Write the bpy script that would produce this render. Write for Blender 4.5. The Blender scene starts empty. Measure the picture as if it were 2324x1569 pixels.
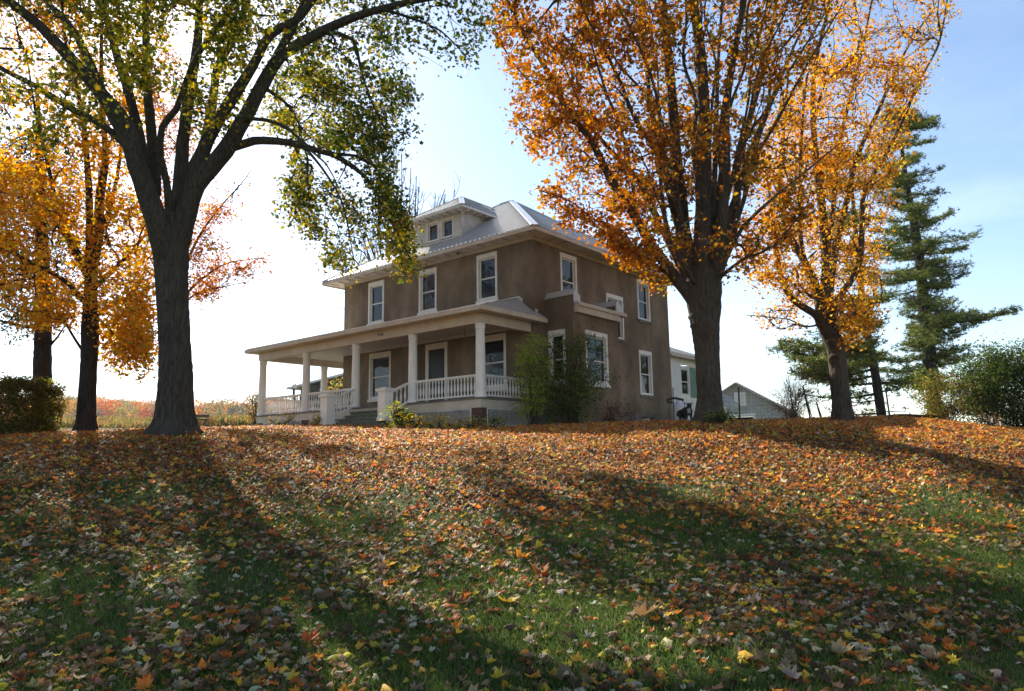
import bpy, math, random
import numpy as np
from mathutils import Vector, Matrix
sc = bpy.context.scene
R = math.radians
rng = np.random.default_rng(7)
random.seed(7)

# ------------------------------------------------------------------ camera (the eye is the world's origin height)
FPX, PITCH, ROLL = 2809.9 / 1.7212, 0.1503, -0.0155      # focal length in the units of a 2324 px wide frame
cam = bpy.data.cameras.new('camera'); cam_o = bpy.data.objects.new('camera', cam)
sc.collection.objects.link(cam_o); sc.camera = cam_o
cam.sensor_width = 36.0; cam.lens = 2809.9 / 4000 * 36; cam.clip_start = 0.05; cam.clip_end = 3000
_r = Vector((1, 0, 0)); _f = Vector((0, math.cos(PITCH), math.sin(PITCH))); _u = Vector((0, -math.sin(PITCH), math.cos(PITCH)))
_rx = _r * math.cos(ROLL) + _u * math.sin(ROLL); _up = _u * math.cos(ROLL) - _r * math.sin(ROLL)
m3 = Matrix((_rx, _up, -_f)).transposed()
cam_o.matrix_world = m3.to_4x4()

# ------------------------------------------------------------------ light
SUN_AZ, SUN_EL = R(-32), R(34)                             # azimuth from +Y, clockwise
w = bpy.data.worlds.new('World'); sc.world = w; w.use_nodes = True
nt = w.node_tree; nt.nodes.clear()
sky = nt.nodes.new('ShaderNodeTexSky'); sky.sky_type = 'NISHITA'; sky.sun_disc = False
sky.sun_elevation = SUN_EL; sky.sun_rotation = SUN_AZ; sky.altitude = 200
sky.air_density = 1.0; sky.dust_density = 0.5; sky.ozone_density = 1.2
tc = nt.nodes.new('ShaderNodeTexCoord')
mp = nt.nodes.new('ShaderNodeMapping'); mp.inputs['Scale'].default_value = (1.6, 1.6, 6.5)
nz = nt.nodes.new('ShaderNodeTexNoise'); nz.inputs['Scale'].default_value = 1.5; nz.inputs['Detail'].default_value = 7; nz.inputs['Roughness'].default_value = .55
cr = nt.nodes.new('ShaderNodeValToRGB'); cr.color_ramp.elements[0].position = .48; cr.color_ramp.elements[1].position = .74
sepz = nt.nodes.new('ShaderNodeSeparateXYZ')
mr = nt.nodes.new('ShaderNodeMapRange'); mr.inputs[1].default_value = 0.02; mr.inputs[2].default_value = .42; mr.inputs[3].default_value = 1; mr.inputs[4].default_value = 0.10
mu = nt.nodes.new('ShaderNodeMath'); mu.operation = 'MULTIPLY'
mu2 = nt.nodes.new('ShaderNodeMath'); mu2.operation = 'MULTIPLY'; mu2.inputs[1].default_value = .5
mix = nt.nodes.new('ShaderNodeMix'); mix.data_type = 'RGBA'
mix.inputs[7].default_value = (8.5, 9.0, 10.0, 1)
bg = nt.nodes.new('ShaderNodeBackground'); bg.inputs['Strength'].default_value = 0.088
wo = nt.nodes.new('ShaderNodeOutputWorld'); L = nt.links.new
L(tc.outputs['Generated'], mp.inputs[0]); L(mp.outputs[0], nz.inputs[0]); L(nz.outputs[0], cr.inputs[0])
L(tc.outputs['Generated'], sepz.inputs[0]); L(sepz.outputs[2], mr.inputs[0])
L(cr.outputs[0], mu.inputs[0]); L(mr.outputs[0], mu.inputs[1]); L(mu.outputs[0], mu2.inputs[0])
L(mu2.outputs[0], mix.inputs[0]); L(sky.outputs[0], mix.inputs[6]); L(mix.outputs[2], bg.inputs[0]); L(bg.outputs[0], wo.inputs[0])
sl = bpy.data.lights.new('sun', 'SUN'); sl.energy = 5.0; sl.angle = R(0.55); sl.color = (1.0, .93, .82)
so = bpy.data.objects.new('sun', sl); sc.collection.objects.link(so)
sd = Vector((math.sin(SUN_AZ) * math.cos(SUN_EL), math.cos(SUN_AZ) * math.cos(SUN_EL), math.sin(SUN_EL)))
so.rotation_euler = sd.to_track_quat('Z', 'Y').to_euler()
sc.view_settings.view_transform = 'Standard'; sc.view_settings.look = 'None'; sc.view_settings.gamma = 1
sc.view_settings.use_curve_mapping = False
sc.view_settings.exposure = 1.42
sc.render.engine = 'CYCLES'
sc.cycles.max_bounces = 6; sc.cycles.diffuse_bounces = 3; sc.cycles.glossy_bounces = 2; sc.cycles.transmission_bounces = 4
sc.cycles.use_denoising = True

# ------------------------------------------------------------------ helpers
def px(x, y, Y):
    """the point at depth Y that the photograph shows at x, y (2324 px wide frame)"""
    a = x - 1162.0; b = y - 784.5
    u = a * math.cos(ROLL) + b * math.sin(ROLL); v = -a * math.sin(ROLL) + b * math.cos(ROLL)
    d = (u, FPX * math.cos(PITCH) + v * math.sin(PITCH), FPX * math.sin(PITCH) - v * math.cos(PITCH))
    t = Y / d[1]
    return np.array((d[0] * t, Y, d[2] * t))

def tag(o, label=None, cat=None, group=None, kind=None):
    if label: o['label'] = label
    if cat: o['category'] = cat
    if group: o['group'] = group
    if kind: o['kind'] = kind
    return o

def empty(name, loc, rz=0.0):
    o = bpy.data.objects.new(name, None); sc.collection.objects.link(o)
    o.location = loc; o.rotation_euler = (0, 0, rz); o.empty_display_size = .3
    return o

def link(name, me, mat, parent=None, smooth=False):
    if mat is not None: me.materials.append(mat)
    if smooth: me.polygons.foreach_set('use_smooth', np.ones(len(me.polygons), bool))
    o = bpy.data.objects.new(name, me); sc.collection.objects.link(o)
    if parent is not None: o.parent = parent
    return o

def np_mesh(name, V, loops, sizes, col=None):
    me = bpy.data.meshes.new(name)
    V = np.ascontiguousarray(V, dtype=np.float32); loops = np.ascontiguousarray(loops, dtype=np.int32)
    sizes = np.asarray(sizes, dtype=np.int32)
    me.vertices.add(len(V)); me.vertices.foreach_set('co', V.ravel())
    me.loops.add(len(loops)); me.loops.foreach_set('vertex_index', loops)
    me.polygons.add(len(sizes)); st = np.zeros(len(sizes), np.int32); st[1:] = np.cumsum(sizes)[:-1]
    me.polygons.foreach_set('loop_start', st)
    if col is not None:
        a = me.attributes.new('col', 'FLOAT_COLOR', 'POINT')
        c = np.ones((len(V), 4), np.float32); c[:, :3] = col; a.data.foreach_set('color', c.ravel())
    me.update(calc_edges=True)
    return me

class MB:
    def __init__(s): s.v = []; s.f = []
    def add(s, vs, fs):
        n = len(s.v); s.v += [tuple(map(float, p)) for p in vs]; s.f += [tuple(i + n for i in f) for f in fs]; return s
    def box(s, x0, x1, y0, y1, z0, z1):
        return s.add([(x0, y0, z0), (x1, y0, z0), (x1, y1, z0), (x0, y1, z0), (x0, y0, z1), (x1, y0, z1), (x1, y1, z1), (x0, y1, z1)],
                     [(0, 3, 2, 1), (4, 5, 6, 7), (0, 1, 5, 4), (1, 2, 6, 5), (2, 3, 7, 6), (3, 0, 4, 7)])
    def quad(s, *p): return s.add(p, [tuple(range(len(p)))])
    def prism(s, poly, d):
        """closed slab: polygon and the same polygon moved by d"""
        n = len(poly); q = [tuple(a[i] + d[i] for i in range(3)) for a in poly]
        return s.add(list(poly) + q, [tuple(range(n))[::-1], tuple(range(n, 2 * n))] + [(i, (i + 1) % n, (i + 1) % n + n, i + n) for i in range(n)])
    def bar(s, a, b, w_, h_, up=(0, 0, 1)):
        a = Vector(a); b = Vector(b); d = (b - a).normalized(); u = Vector(up); sd_ = d.cross(u).normalized(); uu = sd_.cross(d).normalized()
        q = [sd_ * (i * w_ / 2) + uu * (j * h_ / 2) for i, j in ((-1, -1), (1, -1), (1, 1), (-1, 1))]
        return s.add([a + k for k in q] + [b + k for k in q], [(0, 1, 2, 3), (7, 6, 5, 4), (0, 4, 5, 1), (1, 5, 6, 2), (2, 6, 7, 3), (3, 7, 4, 0)])
    def tube(s, pts, rad, n=8):
        V, F = tube_np(np.array(pts, float), np.array([rad] * len(pts) if np.isscalar(rad) else rad, float), n)
        return s.add(V, F)
    def lathe(s, prof, n=12, c=(0, 0, 0)):
        vs = []
        for r_, z in prof:
            for k in range(n):
                t = 2 * math.pi * k / n; vs.append((c[0] + r_ * math.cos(t), c[1] + r_ * math.sin(t), c[2] + z))
        fs = []
        for i in range(len(prof) - 1):
            for k in range(n):
                a = i * n + k; b = i * n + (k + 1) % n; fs.append((a, b, b + n, a + n))
        fs.append(tuple(range(n))[::-1]); fs.append(tuple(range((len(prof) - 1) * n, len(prof) * n)))
        return s.add(vs, fs)
    def build(s, name, mat, parent=None, smooth=False):
        me = bpy.data.meshes.new(name); me.from_pydata(s.v, [], s.f); me.update()
        return link(name, me, mat, parent, smooth)

def tube_np(P, Rr, n):
    T = np.gradient(P, axis=0); T /= np.linalg.norm(T, axis=1)[:, None] + 1e-9
    a = np.array((0.31, 0.95, 0.11)) if abs(T[0][0]) > .5 or abs(T[0][2]) > .7 else np.array((1.0, 0.02, 0.1))
    U = np.cross(T, a); U /= np.linalg.norm(U, axis=1)[:, None] + 1e-9; W_ = np.cross(T, U)
    t = np.arange(n) * 2 * math.pi / n
    V = P[:, None, :] + Rr[:, None, None] * (np.cos(t)[None, :, None] * U[:, None, :] + np.sin(t)[None, :, None] * W_[:, None, :])
    V = V.reshape(-1, 3); F = []
    for i in range(len(P) - 1):
        for k in range(n):
            p = i * n + k; q = i * n + (k + 1) % n
            F.append((p, q, q + n, p + n))
    F.append(tuple(range(n))[::-1]); F.append(tuple(range((len(P) - 1) * n, len(P) * n)))
    return V, F

def catmull(P, step):
    P = np.array(P, float)
    if len(P) < 3:
        n = max(2, int(np.linalg.norm(P[-1] - P[0]) / step) + 1); t = np.linspace(0, 1, n)[:, None]; return P[0] * (1 - t) + P[-1] * t
    Q = np.vstack([2 * P[0] - P[1], P, 2 * P[-1] - P[-2]]); out = []
    for i in range(1, len(Q) - 2):
        n = max(1, int(np.linalg.norm(Q[i + 1, :3] - Q[i, :3]) / step))
        for k in range(n):
            t = k / n
            out.append(.5 * ((2 * Q[i]) + (-Q[i - 1] + Q[i + 1]) * t + (2 * Q[i - 1] - 5 * Q[i] + 4 * Q[i + 1] - Q[i + 2]) * t * t + (-Q[i - 1] + 3 * Q[i] - 3 * Q[i + 1] + Q[i + 2]) * t ** 3))
    out.append(P[-1]); return np.array(out)

# ------------------------------------------------------------------ materials
def new_mat(name):
    m = bpy.data.materials.new(name); m.use_nodes = True; t = m.node_tree
    return m, t, t.nodes['Principled BSDF']

def mat_noise(name, c1, c2, scale=8, rough=.8, bump=.0, bscale=None, c3=None, detail=6, stretch=(1, 1, 1), spec=.3, metal=0.0, lo=.35, hi=.65):
    m, t, b = new_mat(name); n = t.nodes; l = t.links.new
    tc_ = n.new('ShaderNodeTexCoord'); mp_ = n.new('ShaderNodeMapping'); mp_.inputs['Scale'].default_value = stretch
    nz_ = n.new('ShaderNodeTexNoise'); nz_.inputs['Scale'].default_value = scale; nz_.inputs['Detail'].default_value = detail; nz_.inputs['Roughness'].default_value = .65
    r_ = n.new('ShaderNodeValToRGB'); e = r_.color_ramp.elements
    e[0].position = lo; e[1].position = hi; e[0].color = (*c1, 1); e[1].color = (*c2, 1)
    if c3: k = e.new((lo + hi) / 2); k.color = (*c3, 1)
    l(tc_.outputs['Object'], mp_.inputs[0]); l(mp_.outputs[0], nz_.inputs[0]); l(nz_.outputs[0], r_.inputs[0]); l(r_.outputs[0], b.inputs['Base Color'])
    b.inputs['Roughness'].default_value = rough; b.inputs['Specular IOR Level'].default_value = spec; b.inputs['Metallic'].default_value = metal
    if bump:
        nb = n.new('ShaderNodeTexNoise'); nb.inputs['Scale'].default_value = bscale or scale * 4; nb.inputs['Detail'].default_value = 5
        bp = n.new('ShaderNodeBump'); bp.inputs['Strength'].default_value = 1; bp.inputs['Distance'].default_value = bump
        l(mp_.outputs[0], nb.inputs[0]); l(nb.outputs[0], bp.inputs['Height']); l(bp.outputs[0], b.inputs['Normal'])
    return m

def mat_leaf(name, trans=.5, rough=.55, sat=1.0, mult=1.0):
    m, t, b = new_mat(name); n = t.nodes; l = t.links.new
    a = n.new('ShaderNodeAttribute'); a.attribute_name = 'col'
    hs = n.new('ShaderNodeHueSaturation'); hs.inputs['Saturation'].default_value = sat; hs.inputs['Value'].default_value = mult
    tr = n.new('ShaderNodeBsdfTranslucent'); mx = n.new('ShaderNodeMixShader'); mx.inputs[0].default_value = trans
    l(a.outputs['Color'], b.inputs['Base Color']); l(a.outputs['Color'], hs.inputs['Color']); l(hs.outputs[0], tr.inputs[0])
    b.inputs['Roughness'].default_value = rough; b.inputs['Specular IOR Level'].default_value = .12
    l(b.outputs[0], mx.inputs[1]); l(tr.outputs[0], mx.inputs[2]); l(mx.outputs[0], n['Material Output'].inputs[0])
    return m

def mat_bark(name, c1, c2, scale=3.0, bump=.07):
    m, t, b = new_mat(name); n = t.nodes; l = t.links.new
    tc_ = n.new('ShaderNodeTexCoord'); mp_ = n.new('ShaderNodeMapping'); mp_.inputs['Scale'].default_value = (7, 7, 1.1)
    nz_ = n.new('ShaderNodeTexNoise'); nz_.inputs['Scale'].default_value = scale; nz_.inputs['Detail'].default_value = 8; nz_.inputs['Roughness'].default_value = .7
    n2 = n.new('ShaderNodeTexNoise'); n2.inputs['Scale'].default_value = 1.3; n2.inputs['Detail'].default_value = 4
    r_ = n.new('ShaderNodeValToRGB'); e = r_.color_ramp.elements; e[0].position = .42; e[1].position = .60; e[0].color = (*[c * .28 for c in c1], 1); e[1].color = (*c1, 1)
    mx = n.new('ShaderNodeMix'); mx.data_type = 'RGBA'; mx.inputs[7].default_value = (*c2, 1)
    mm = n.new('ShaderNodeMath'); mm.operation = 'MULTIPLY'; mm.inputs[1].default_value = .5
    bp = n.new('ShaderNodeBump'); bp.inputs['Distance'].default_value = bump; bp.inputs['Strength'].default_value = 1
    l(tc_.outputs['Object'], mp_.inputs[0]); l(mp_.outputs[0], nz_.inputs[0]); l(tc_.outputs['Object'], n2.inputs[0])
    l(nz_.outputs[0], r_.inputs[0]); l(r_.outputs[0], mx.inputs[6]); l(n2.outputs[0], mm.inputs[0]); l(mm.outputs[0], mx.inputs[0]); l(mx.outputs[2], b.inputs['Base Color'])
    l(nz_.outputs[0], bp.inputs['Height']); l(bp.outputs[0], b.inputs['Normal']); b.inputs['Roughness'].default_value = .9; b.inputs['Specular IOR Level'].default_value = .15
    return m

M = {}
M['stucco'] = mat_noise('stucco', (.118, .086, .056), (.30, .222, .15), .8, .92, .012, 38, c3=(.195, .143, .094), detail=12, stretch=(1, 1, .55), lo=.34, hi=.68)
M['stucco2'] = mat_noise('foundation_render', (.12, .10, .08), (.21, .18, .15), 1.3, .92, .005, 50)
M['paint'] = mat_noise('white_paint', (.74, .71, .67), (.84, .82, .79), 3, .5, .0015, 30)
M['tan_trim'] = mat_noise('shade_tan_paint', (.50, .42, .33), (.62, .54, .45), 2, .55, .0015, 20)  # porch beam's tan from shade and leaf bounce put into the trim colour
M['ceil'] = mat_noise('ceiling_paint', (.52, .50, .47), (.60, .58, .55), 2, .6)
M['siding'] = mat_noise('siding_paint', (.52, .50, .47), (.72, .70, .67), 2.2, .6)
M['roof'] = mat_noise('metal_roof', (.47, .465, .45), (.55, .545, .53), 2, .36, metal=.12, spec=.5)
M['cap'] = mat_noise('roof_flashing', (.66, .67, .68), (.74, .75, .76), 2, .35, metal=.3, spec=.5)
M['brick'] = mat_noise('brick', (.075, .038, .028), (.14, .07, .05), 14, .9, .006, 30)
M['deck'] = mat_noise('deck_boards', (.10, .095, .085), (.19, .18, .165), 5, .8, .002, 20, stretch=(.5, 6, 6))
M['step'] = mat_noise('weathered_steps', (.085, .10, .075), (.17, .18, .14), 6, .85, .003, 30)
M['door'] = mat_noise('dark_door_and_shade', (.010, .012, .013), (.02, .022, .022), 4, .35)
M['black'] = mat_noise('black_metal', (.012, .012, .012), (.03, .03, .03), 6, .5)
M['tank'] = mat_noise('tank_paint', (.55, .56, .60), (.68, .68, .71), 3, .4)
M['grey_siding'] = mat_noise('grey_siding', (.33, .335, .31), (.43, .435, .41), 3, .8)
M['dark_siding'] = mat_noise('dark_siding', (.022, .026, .020), (.05, .055, .042), 3, .8)
M['green'] = mat_noise('green_panel', (.09, .19, .13), (.13, .24, .17), 3, .5)
M['wire'] = mat_noise('cable', (.05, .05, .05), (.09, .09, .09), 3, .6)
M['bark_silver'] = mat_bark('silver_maple_bark', (.085, .068, .050), (.12, .10, .075))
M['bark_brown'] = mat_bark('maple_bark', (.095, .07, .05), (.14, .11, .078))
M['bark_dark'] = mat_bark('dark_bark', (.05, .04, .032), (.075, .06, .048))
M['bark_twig'] = mat_bark('twig_bark', (.10, .085, .07), (.15, .125, .10), 3, .004)
M['leaf'] = mat_leaf('leaf', .46, sat=1.08, mult=1.1)
M['leaf2'] = mat_leaf('silver_maple_leaf', .36, sat=1.05, mult=1.05)
M['litter'] = mat_leaf('fallen_leaf', .34, .6, mult=1.15)
M['needle'] = mat_leaf('needles', .25, .6)
M['grass'] = mat_leaf('grass_blade', .35, .5)
g_, gt, gb = new_mat('window_glass')
gb.inputs['Base Color'].default_value = (.012, .014, .015, 1); gb.inputs['Roughness'].default_value = .03; gb.inputs['Specular IOR Level'].default_value = .45
_n = gt.nodes.new('ShaderNodeTexNoise'); _n.inputs['Scale'].default_value = 1.4; _b = gt.nodes.new('ShaderNodeBump'); _b.inputs['Distance'].default_value = .012
_c = gt.nodes.new('ShaderNodeTexCoord'); gt.links.new(_c.outputs['Object'], _n.inputs[0]); gt.links.new(_n.outputs[0], _b.inputs['Height']); gt.links.new(_b.outputs[0], gb.inputs['Normal'])
M['glass'] = g_
M['curtain'] = mat_noise('curtain', (.30, .30, .30), (.42, .41, .40), 5, .4, spec=.6)

# ------------------------------------------------------------------ ground height (thin plate spline through surveyed spots)
ctl = [(-5, 1.5, -1.95), (0, 1.5, -1.95), (6, 1.5, -1.98), (-4, 5, -1.58), (0, 5, -1.6), (4.5, 5, -1.66), (-7, 10, -.72), (0, 10, -.8), (7, 10, -.86),
       (-12, 15, .15), (-5, 15, .08), (1, 15, -.02), (6, 15, -.05), (11, 15, -.25), (-3, 20, .6), (-14, 5, -1.3), (14, 6, -1.7)]
for x, y, Y in [(390, 985, 17), (190, 985, 21), (700, 984, 22), (800, 968, 26.5), (1000, 972, 24.5), (1200, 969, 24), (1440, 971, 30), (1612, 962, 19.5), (1400, 982, 19),
                (1905, 957, 24), (2060, 950, 25), (2200, 968, 23), (2324, 1000, 21), (60, 990, 19), (250, 975, 40), (300, 979, 28), (550, 974, 34), (1750, 962, 24)]:
    p = px(x, y, Y); ctl.append(tuple(p))
ctl += [(22, 35, -.6), (15, 45, .1), (8, 45, .9), (0, 45, 1.9), (-10, 60, 2.6), (26, 22, -.4), (30, 10, -1.6), (-30, 10, -.4), (-30, 25, 1.0), (-35, 45, 2.2), (16, 34, .3), (10, 33, 1.1)]
ctl = np.array(ctl)
def _U(r2): return .5 * r2 * np.log(r2 + 1e-9)
def _tps():
    P = ctl[:, :2]; n = len(P); K = _U(((P[:, None] - P[None]) ** 2).sum(-1)) + np.eye(n) * 1.5
    Q = np.hstack([np.ones((n, 1)), P]); A = np.block([[K, Q], [Q.T, np.zeros((3, 3))]])
    return np.linalg.solve(A, np.concatenate([ctl[:, 2], np.zeros(3)]))
_w = _tps()
def smooth(a, b, x): t = np.clip((x - a) / (b - a), 0, 1); return t * t * (3 - 2 * t)
def gz(X, Y):
    X = np.atleast_1d(np.asarray(X, float)); Y = np.atleast_1d(np.asarray(Y, float))
    sh = X.shape; X = X.ravel(); Y = Y.ravel()
    Xc = np.clip(X, -32, 30); Yc = np.clip(Y, 0, 60); o = np.empty(len(X)); P = ctl[:, :2]; n = len(P)
    for s in range(0, len(X), 40000):
        q = np.stack([Xc[s:s + 40000], Yc[s:s + 40000]], 1)
        o[s:s + 40000] = _U(((q[:, None] - P[None]) ** 2).sum(-1)) @ _w[:n] + _w[n] + q @ _w[n + 1:]
    az = X / np.maximum(Y, 5); Lf = 1 - smooth(-.20, .05, az)
    Yh = np.minimum(Y, 380); hill = np.clip(Y - 190, 0, 210) * (.004 + .035 * smooth(-.40, -.62, X / np.maximum(Y, 5))) * Lf
    far = 1.2 + (Yh - 25) * (.046 * Lf) - .012 * (Yh - 25) * (1 - Lf) + hill
    t = smooth(38, 62, Y); o = o * (1 - t) + far * t
    near = np.exp(-((Y - 12) / 14) ** 2)
    o = o + near * (.02 * np.sin(X * 1.7 + Y * .9) + .018 * np.sin(X * .8 - Y * 2.1 + 1))
    o = o + .20 * np.exp(-((X - 8) / 4) ** 2 - ((Y - 17.2) / 1.6) ** 2) - .10 * np.exp(-((X - 6) / 5) ** 2 - ((Y - 13.5) / 1.5) ** 2)
    return o.reshape(sh)
def gz1(x, y): return float(gz(x, y)[0])

def build_ground():
    xs = np.concatenate([-np.geomspace(620, 26, 26), np.arange(-24, 24.1, .45), np.geomspace(26, 620, 26)])
    ys = np.concatenate([[-120, -60, -30, -15, -8, -4], np.arange(-1, 40, .4), np.geomspace(41, 700, 40)])
    X, Y = np.meshgrid(xs, ys); Z = gz(X, Y); V = np.stack([X, Y, Z], -1).reshape(-1, 3)
    nx, ny = len(xs), len(ys); i = np.arange((ny - 1) * (nx - 1)); r_, c_ = i // (nx - 1), i % (nx - 1); a = r_ * nx + c_
    F = np.stack([a, a + 1, a + 1 + nx, a + nx], 1)
    me = np_mesh('ground', V, F.ravel(), np.full(len(F), 4))
    m, t, b = new_mat('lawn_soil'); n = t.nodes; l = t.links.new
    tc_ = n.new('ShaderNodeTexCoord'); n1 = n.new('ShaderNodeTexNoise'); n1.inputs['Scale'].default_value = 22; n1.inputs['Detail'].default_value = 8
    n2 = n.new('ShaderNodeTexNoise'); n2.inputs['Scale'].default_value = .5; n2.inputs['Detail'].default_value = 4
    r1 = n.new('ShaderNodeValToRGB'); e = r1.color_ramp.elements; e[0].position = .38; e[0].color = (.018, .028, .008, 1); e[1].position = .66; e[1].color = (.05, .085, .02, 1); k = e.new(.55); k.color = (.035, .055, .015, 1)
    r2 = n.new('ShaderNodeValToRGB'); e = r2.color_ramp.elements; e[0].position = .4; e[0].color = (0, 0, 0, 1); e[1].position = .62; e[1].color = (.5, .5, .5, 1)
    mx = n.new('ShaderNodeMix'); mx.data_type = 'RGBA'; mx.inputs[7].default_value = (.11, .10, .035, 1)
    bp = n.new('ShaderNodeBump'); bp.inputs['Distance'].default_value = .04
    l(tc_.outputs['Object'], n1.inputs[0]); l(tc_.outputs['Object'], n2.inputs[0]); l(n1.outputs[0], r1.inputs[0]); l(n2.outputs[0], r2.inputs[0])
    l(r1.outputs[0], mx.inputs[6]); l(r2.outputs[0], mx.inputs[0]); l(mx.outputs[2], b.inputs['Base Color']); l(n1.outputs[0], bp.inputs['Height']); l(bp.outputs[0], b.inputs['Normal'])
    b.inputs['Roughness'].default_value = 1; b.inputs['Specular IOR Level'].default_value = .1
    o = link('ground', me, m, smooth=True); tag(o, kind='structure')
build_ground()

# ------------------------------------------------------------------ leaves
def leaf_template(kind, curl=0.0, seed=0, fs=1):
    """returns verts (unit size, lying in xy) and faces"""
    r_ = np.random.default_rng(seed)
    if kind == 'maple':
        tips = [(-90, .42), (-55, .50), (-28, .76), (-8, .60), (4, .72), (14, .98), (30, .60), (44, .62), (56, .80), (68, .66), (80, .84), (90, 1.08)]
        tips = tips + [(180 - a, q) for a, q in tips[-2:0:-1]]
    elif kind == 'star':
        tips = [(-90, .32), (-25, .74), (5, .60), (28, .98), (58, .66), (90, 1.05), (122, .66), (152, .98), (175, .60), (205, .74)]
    else:
        tips = [(-90, .35), (-10, .85), (25, .4), (90, 1.0), (155, .4), (190, .85)]
    V = [(0, 0, 0)]
    for a, q in tips:
        q *= 1 + r_.uniform(-.12, .12); V.append((q * math.cos(R(a)), q * math.sin(R(a)), 0))
    V = np.array(V) * .5; rr = (V[:, 0] ** 2 + V[:, 1] ** 2)
    cx_, cy_, cz_ = curl * r_.uniform(.4, 1.3), curl * r_.uniform(.4, 1.3), curl * r_.uniform(-.5, .5)
    fo_ = abs(curl) * r_.uniform(.0, .55)
    V[:, 2] = fs * fo_ * np.abs(V[:, 0]) + cx_ * V[:, 0] ** 2 * 2.2 + cy_ * V[:, 1] ** 2 * 1.6 + cz_ * V[:, 0] * V[:, 1] * 3 + r_.uniform(-.06, .06, len(V)) * abs(curl)
    V[0, 2] = -.05 * curl
    n = len(tips); F = np.array([(0, i + 1, (i + 1) % n + 1) for i in range(n)])
    return V, F

def leaves(name, P, size, col, kind, mat, parent=None, tilt=None, base=(0, 0, 1), curl=.5, nvar=3, sd_=1, dome=False):
    """one mesh of leaf outlines at points P; tilt = std of the angle between the leaf's normal and base, None = any way up"""
    r_ = np.random.default_rng(sd_); N = len(P); Vs = []; Ls = []; Cs = []; off = 0
    var = r_.integers(0, nvar, N)
    for k in range(nvar):
        idx = np.where(var == k)[0]; n = len(idx)
        if not n: continue
        T, F = leaf_template(kind, curl * ((1 if k % 3 else -1) if not dome else (-1 if k % 4 else .7)), seed=k * 7 + 3, fs=-1 if dome and k % 4 else 1)
        if tilt is None:
            nr = r_.normal(size=(n, 3)); nr[:, 2] = np.abs(nr[:, 2]) + .3
        else:
            nr = np.array(base)[None] + r_.normal(size=(n, 3)) * tilt
        nr /= np.linalg.norm(nr, axis=1)[:, None]
        t = r_.normal(size=(n, 3)); t -= (t * nr).sum(1)[:, None] * nr; t /= np.linalg.norm(t, axis=1)[:, None]; b_ = np.cross(nr, t)
        sx = r_.uniform(.65, 1.05, n)
        V = P[idx][:, None] + size[idx][:, None, None] * (T[None, :, 0:1] * t[:, None] * sx[:, None, None] + T[None, :, 1:2] * b_[:, None] + T[None, :, 2:3] * nr[:, None])
        K = len(T); Vs.append(V.reshape(-1, 3)); Ls.append((F[None] + (np.arange(n) * K)[:, None, None] + off).reshape(-1)); off += n * K
        Cs.append(np.repeat(col[idx], K, 0))
    V = np.vstack(Vs); Lp = np.concatenate(Ls)
    me = np_mesh(name, V, Lp, np.full(len(Lp) // 3, 3), np.vstack(Cs))
    return link(name, me, mat, parent)

def pick(cols, wts, n, r_, jit=.14):
    cols = np.array(cols, float); wts = np.array(wts, float); c = cols[r_.choice(len(cols), n, p=wts / wts.sum())]
    return np.clip(c * (1 + r_.normal(size=(n, 1)) * jit) * (1 + r_.normal(size=(n, 3)) * jit * .45), .004, .95)

def in_poly(poly, x, y):
    poly = np.array(poly, float); ins = np.zeros(len(x), bool); j = len(poly) - 1
    for i in range(len(poly)):
        xi, yi = poly[i]; xj, yj = poly[j]
        c = ((yi > y) != (yj > y)) & (x < (xj - xi) * (y - yi) / (yj - yi + 1e-12) + xi); ins ^= c; j = i
    return ins
def sample_poly(poly, n, r_):
    p = np.array(poly, float); lo, hi = p.min(0), p.max(0); out = np.zeros((0, 2))
    while len(out) < n:
        q = r_.uniform(lo, hi, (n * 3, 2)); out = np.vstack([out, q[in_poly(poly, q[:, 0], q[:, 1])]])
    return out[:n]

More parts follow.
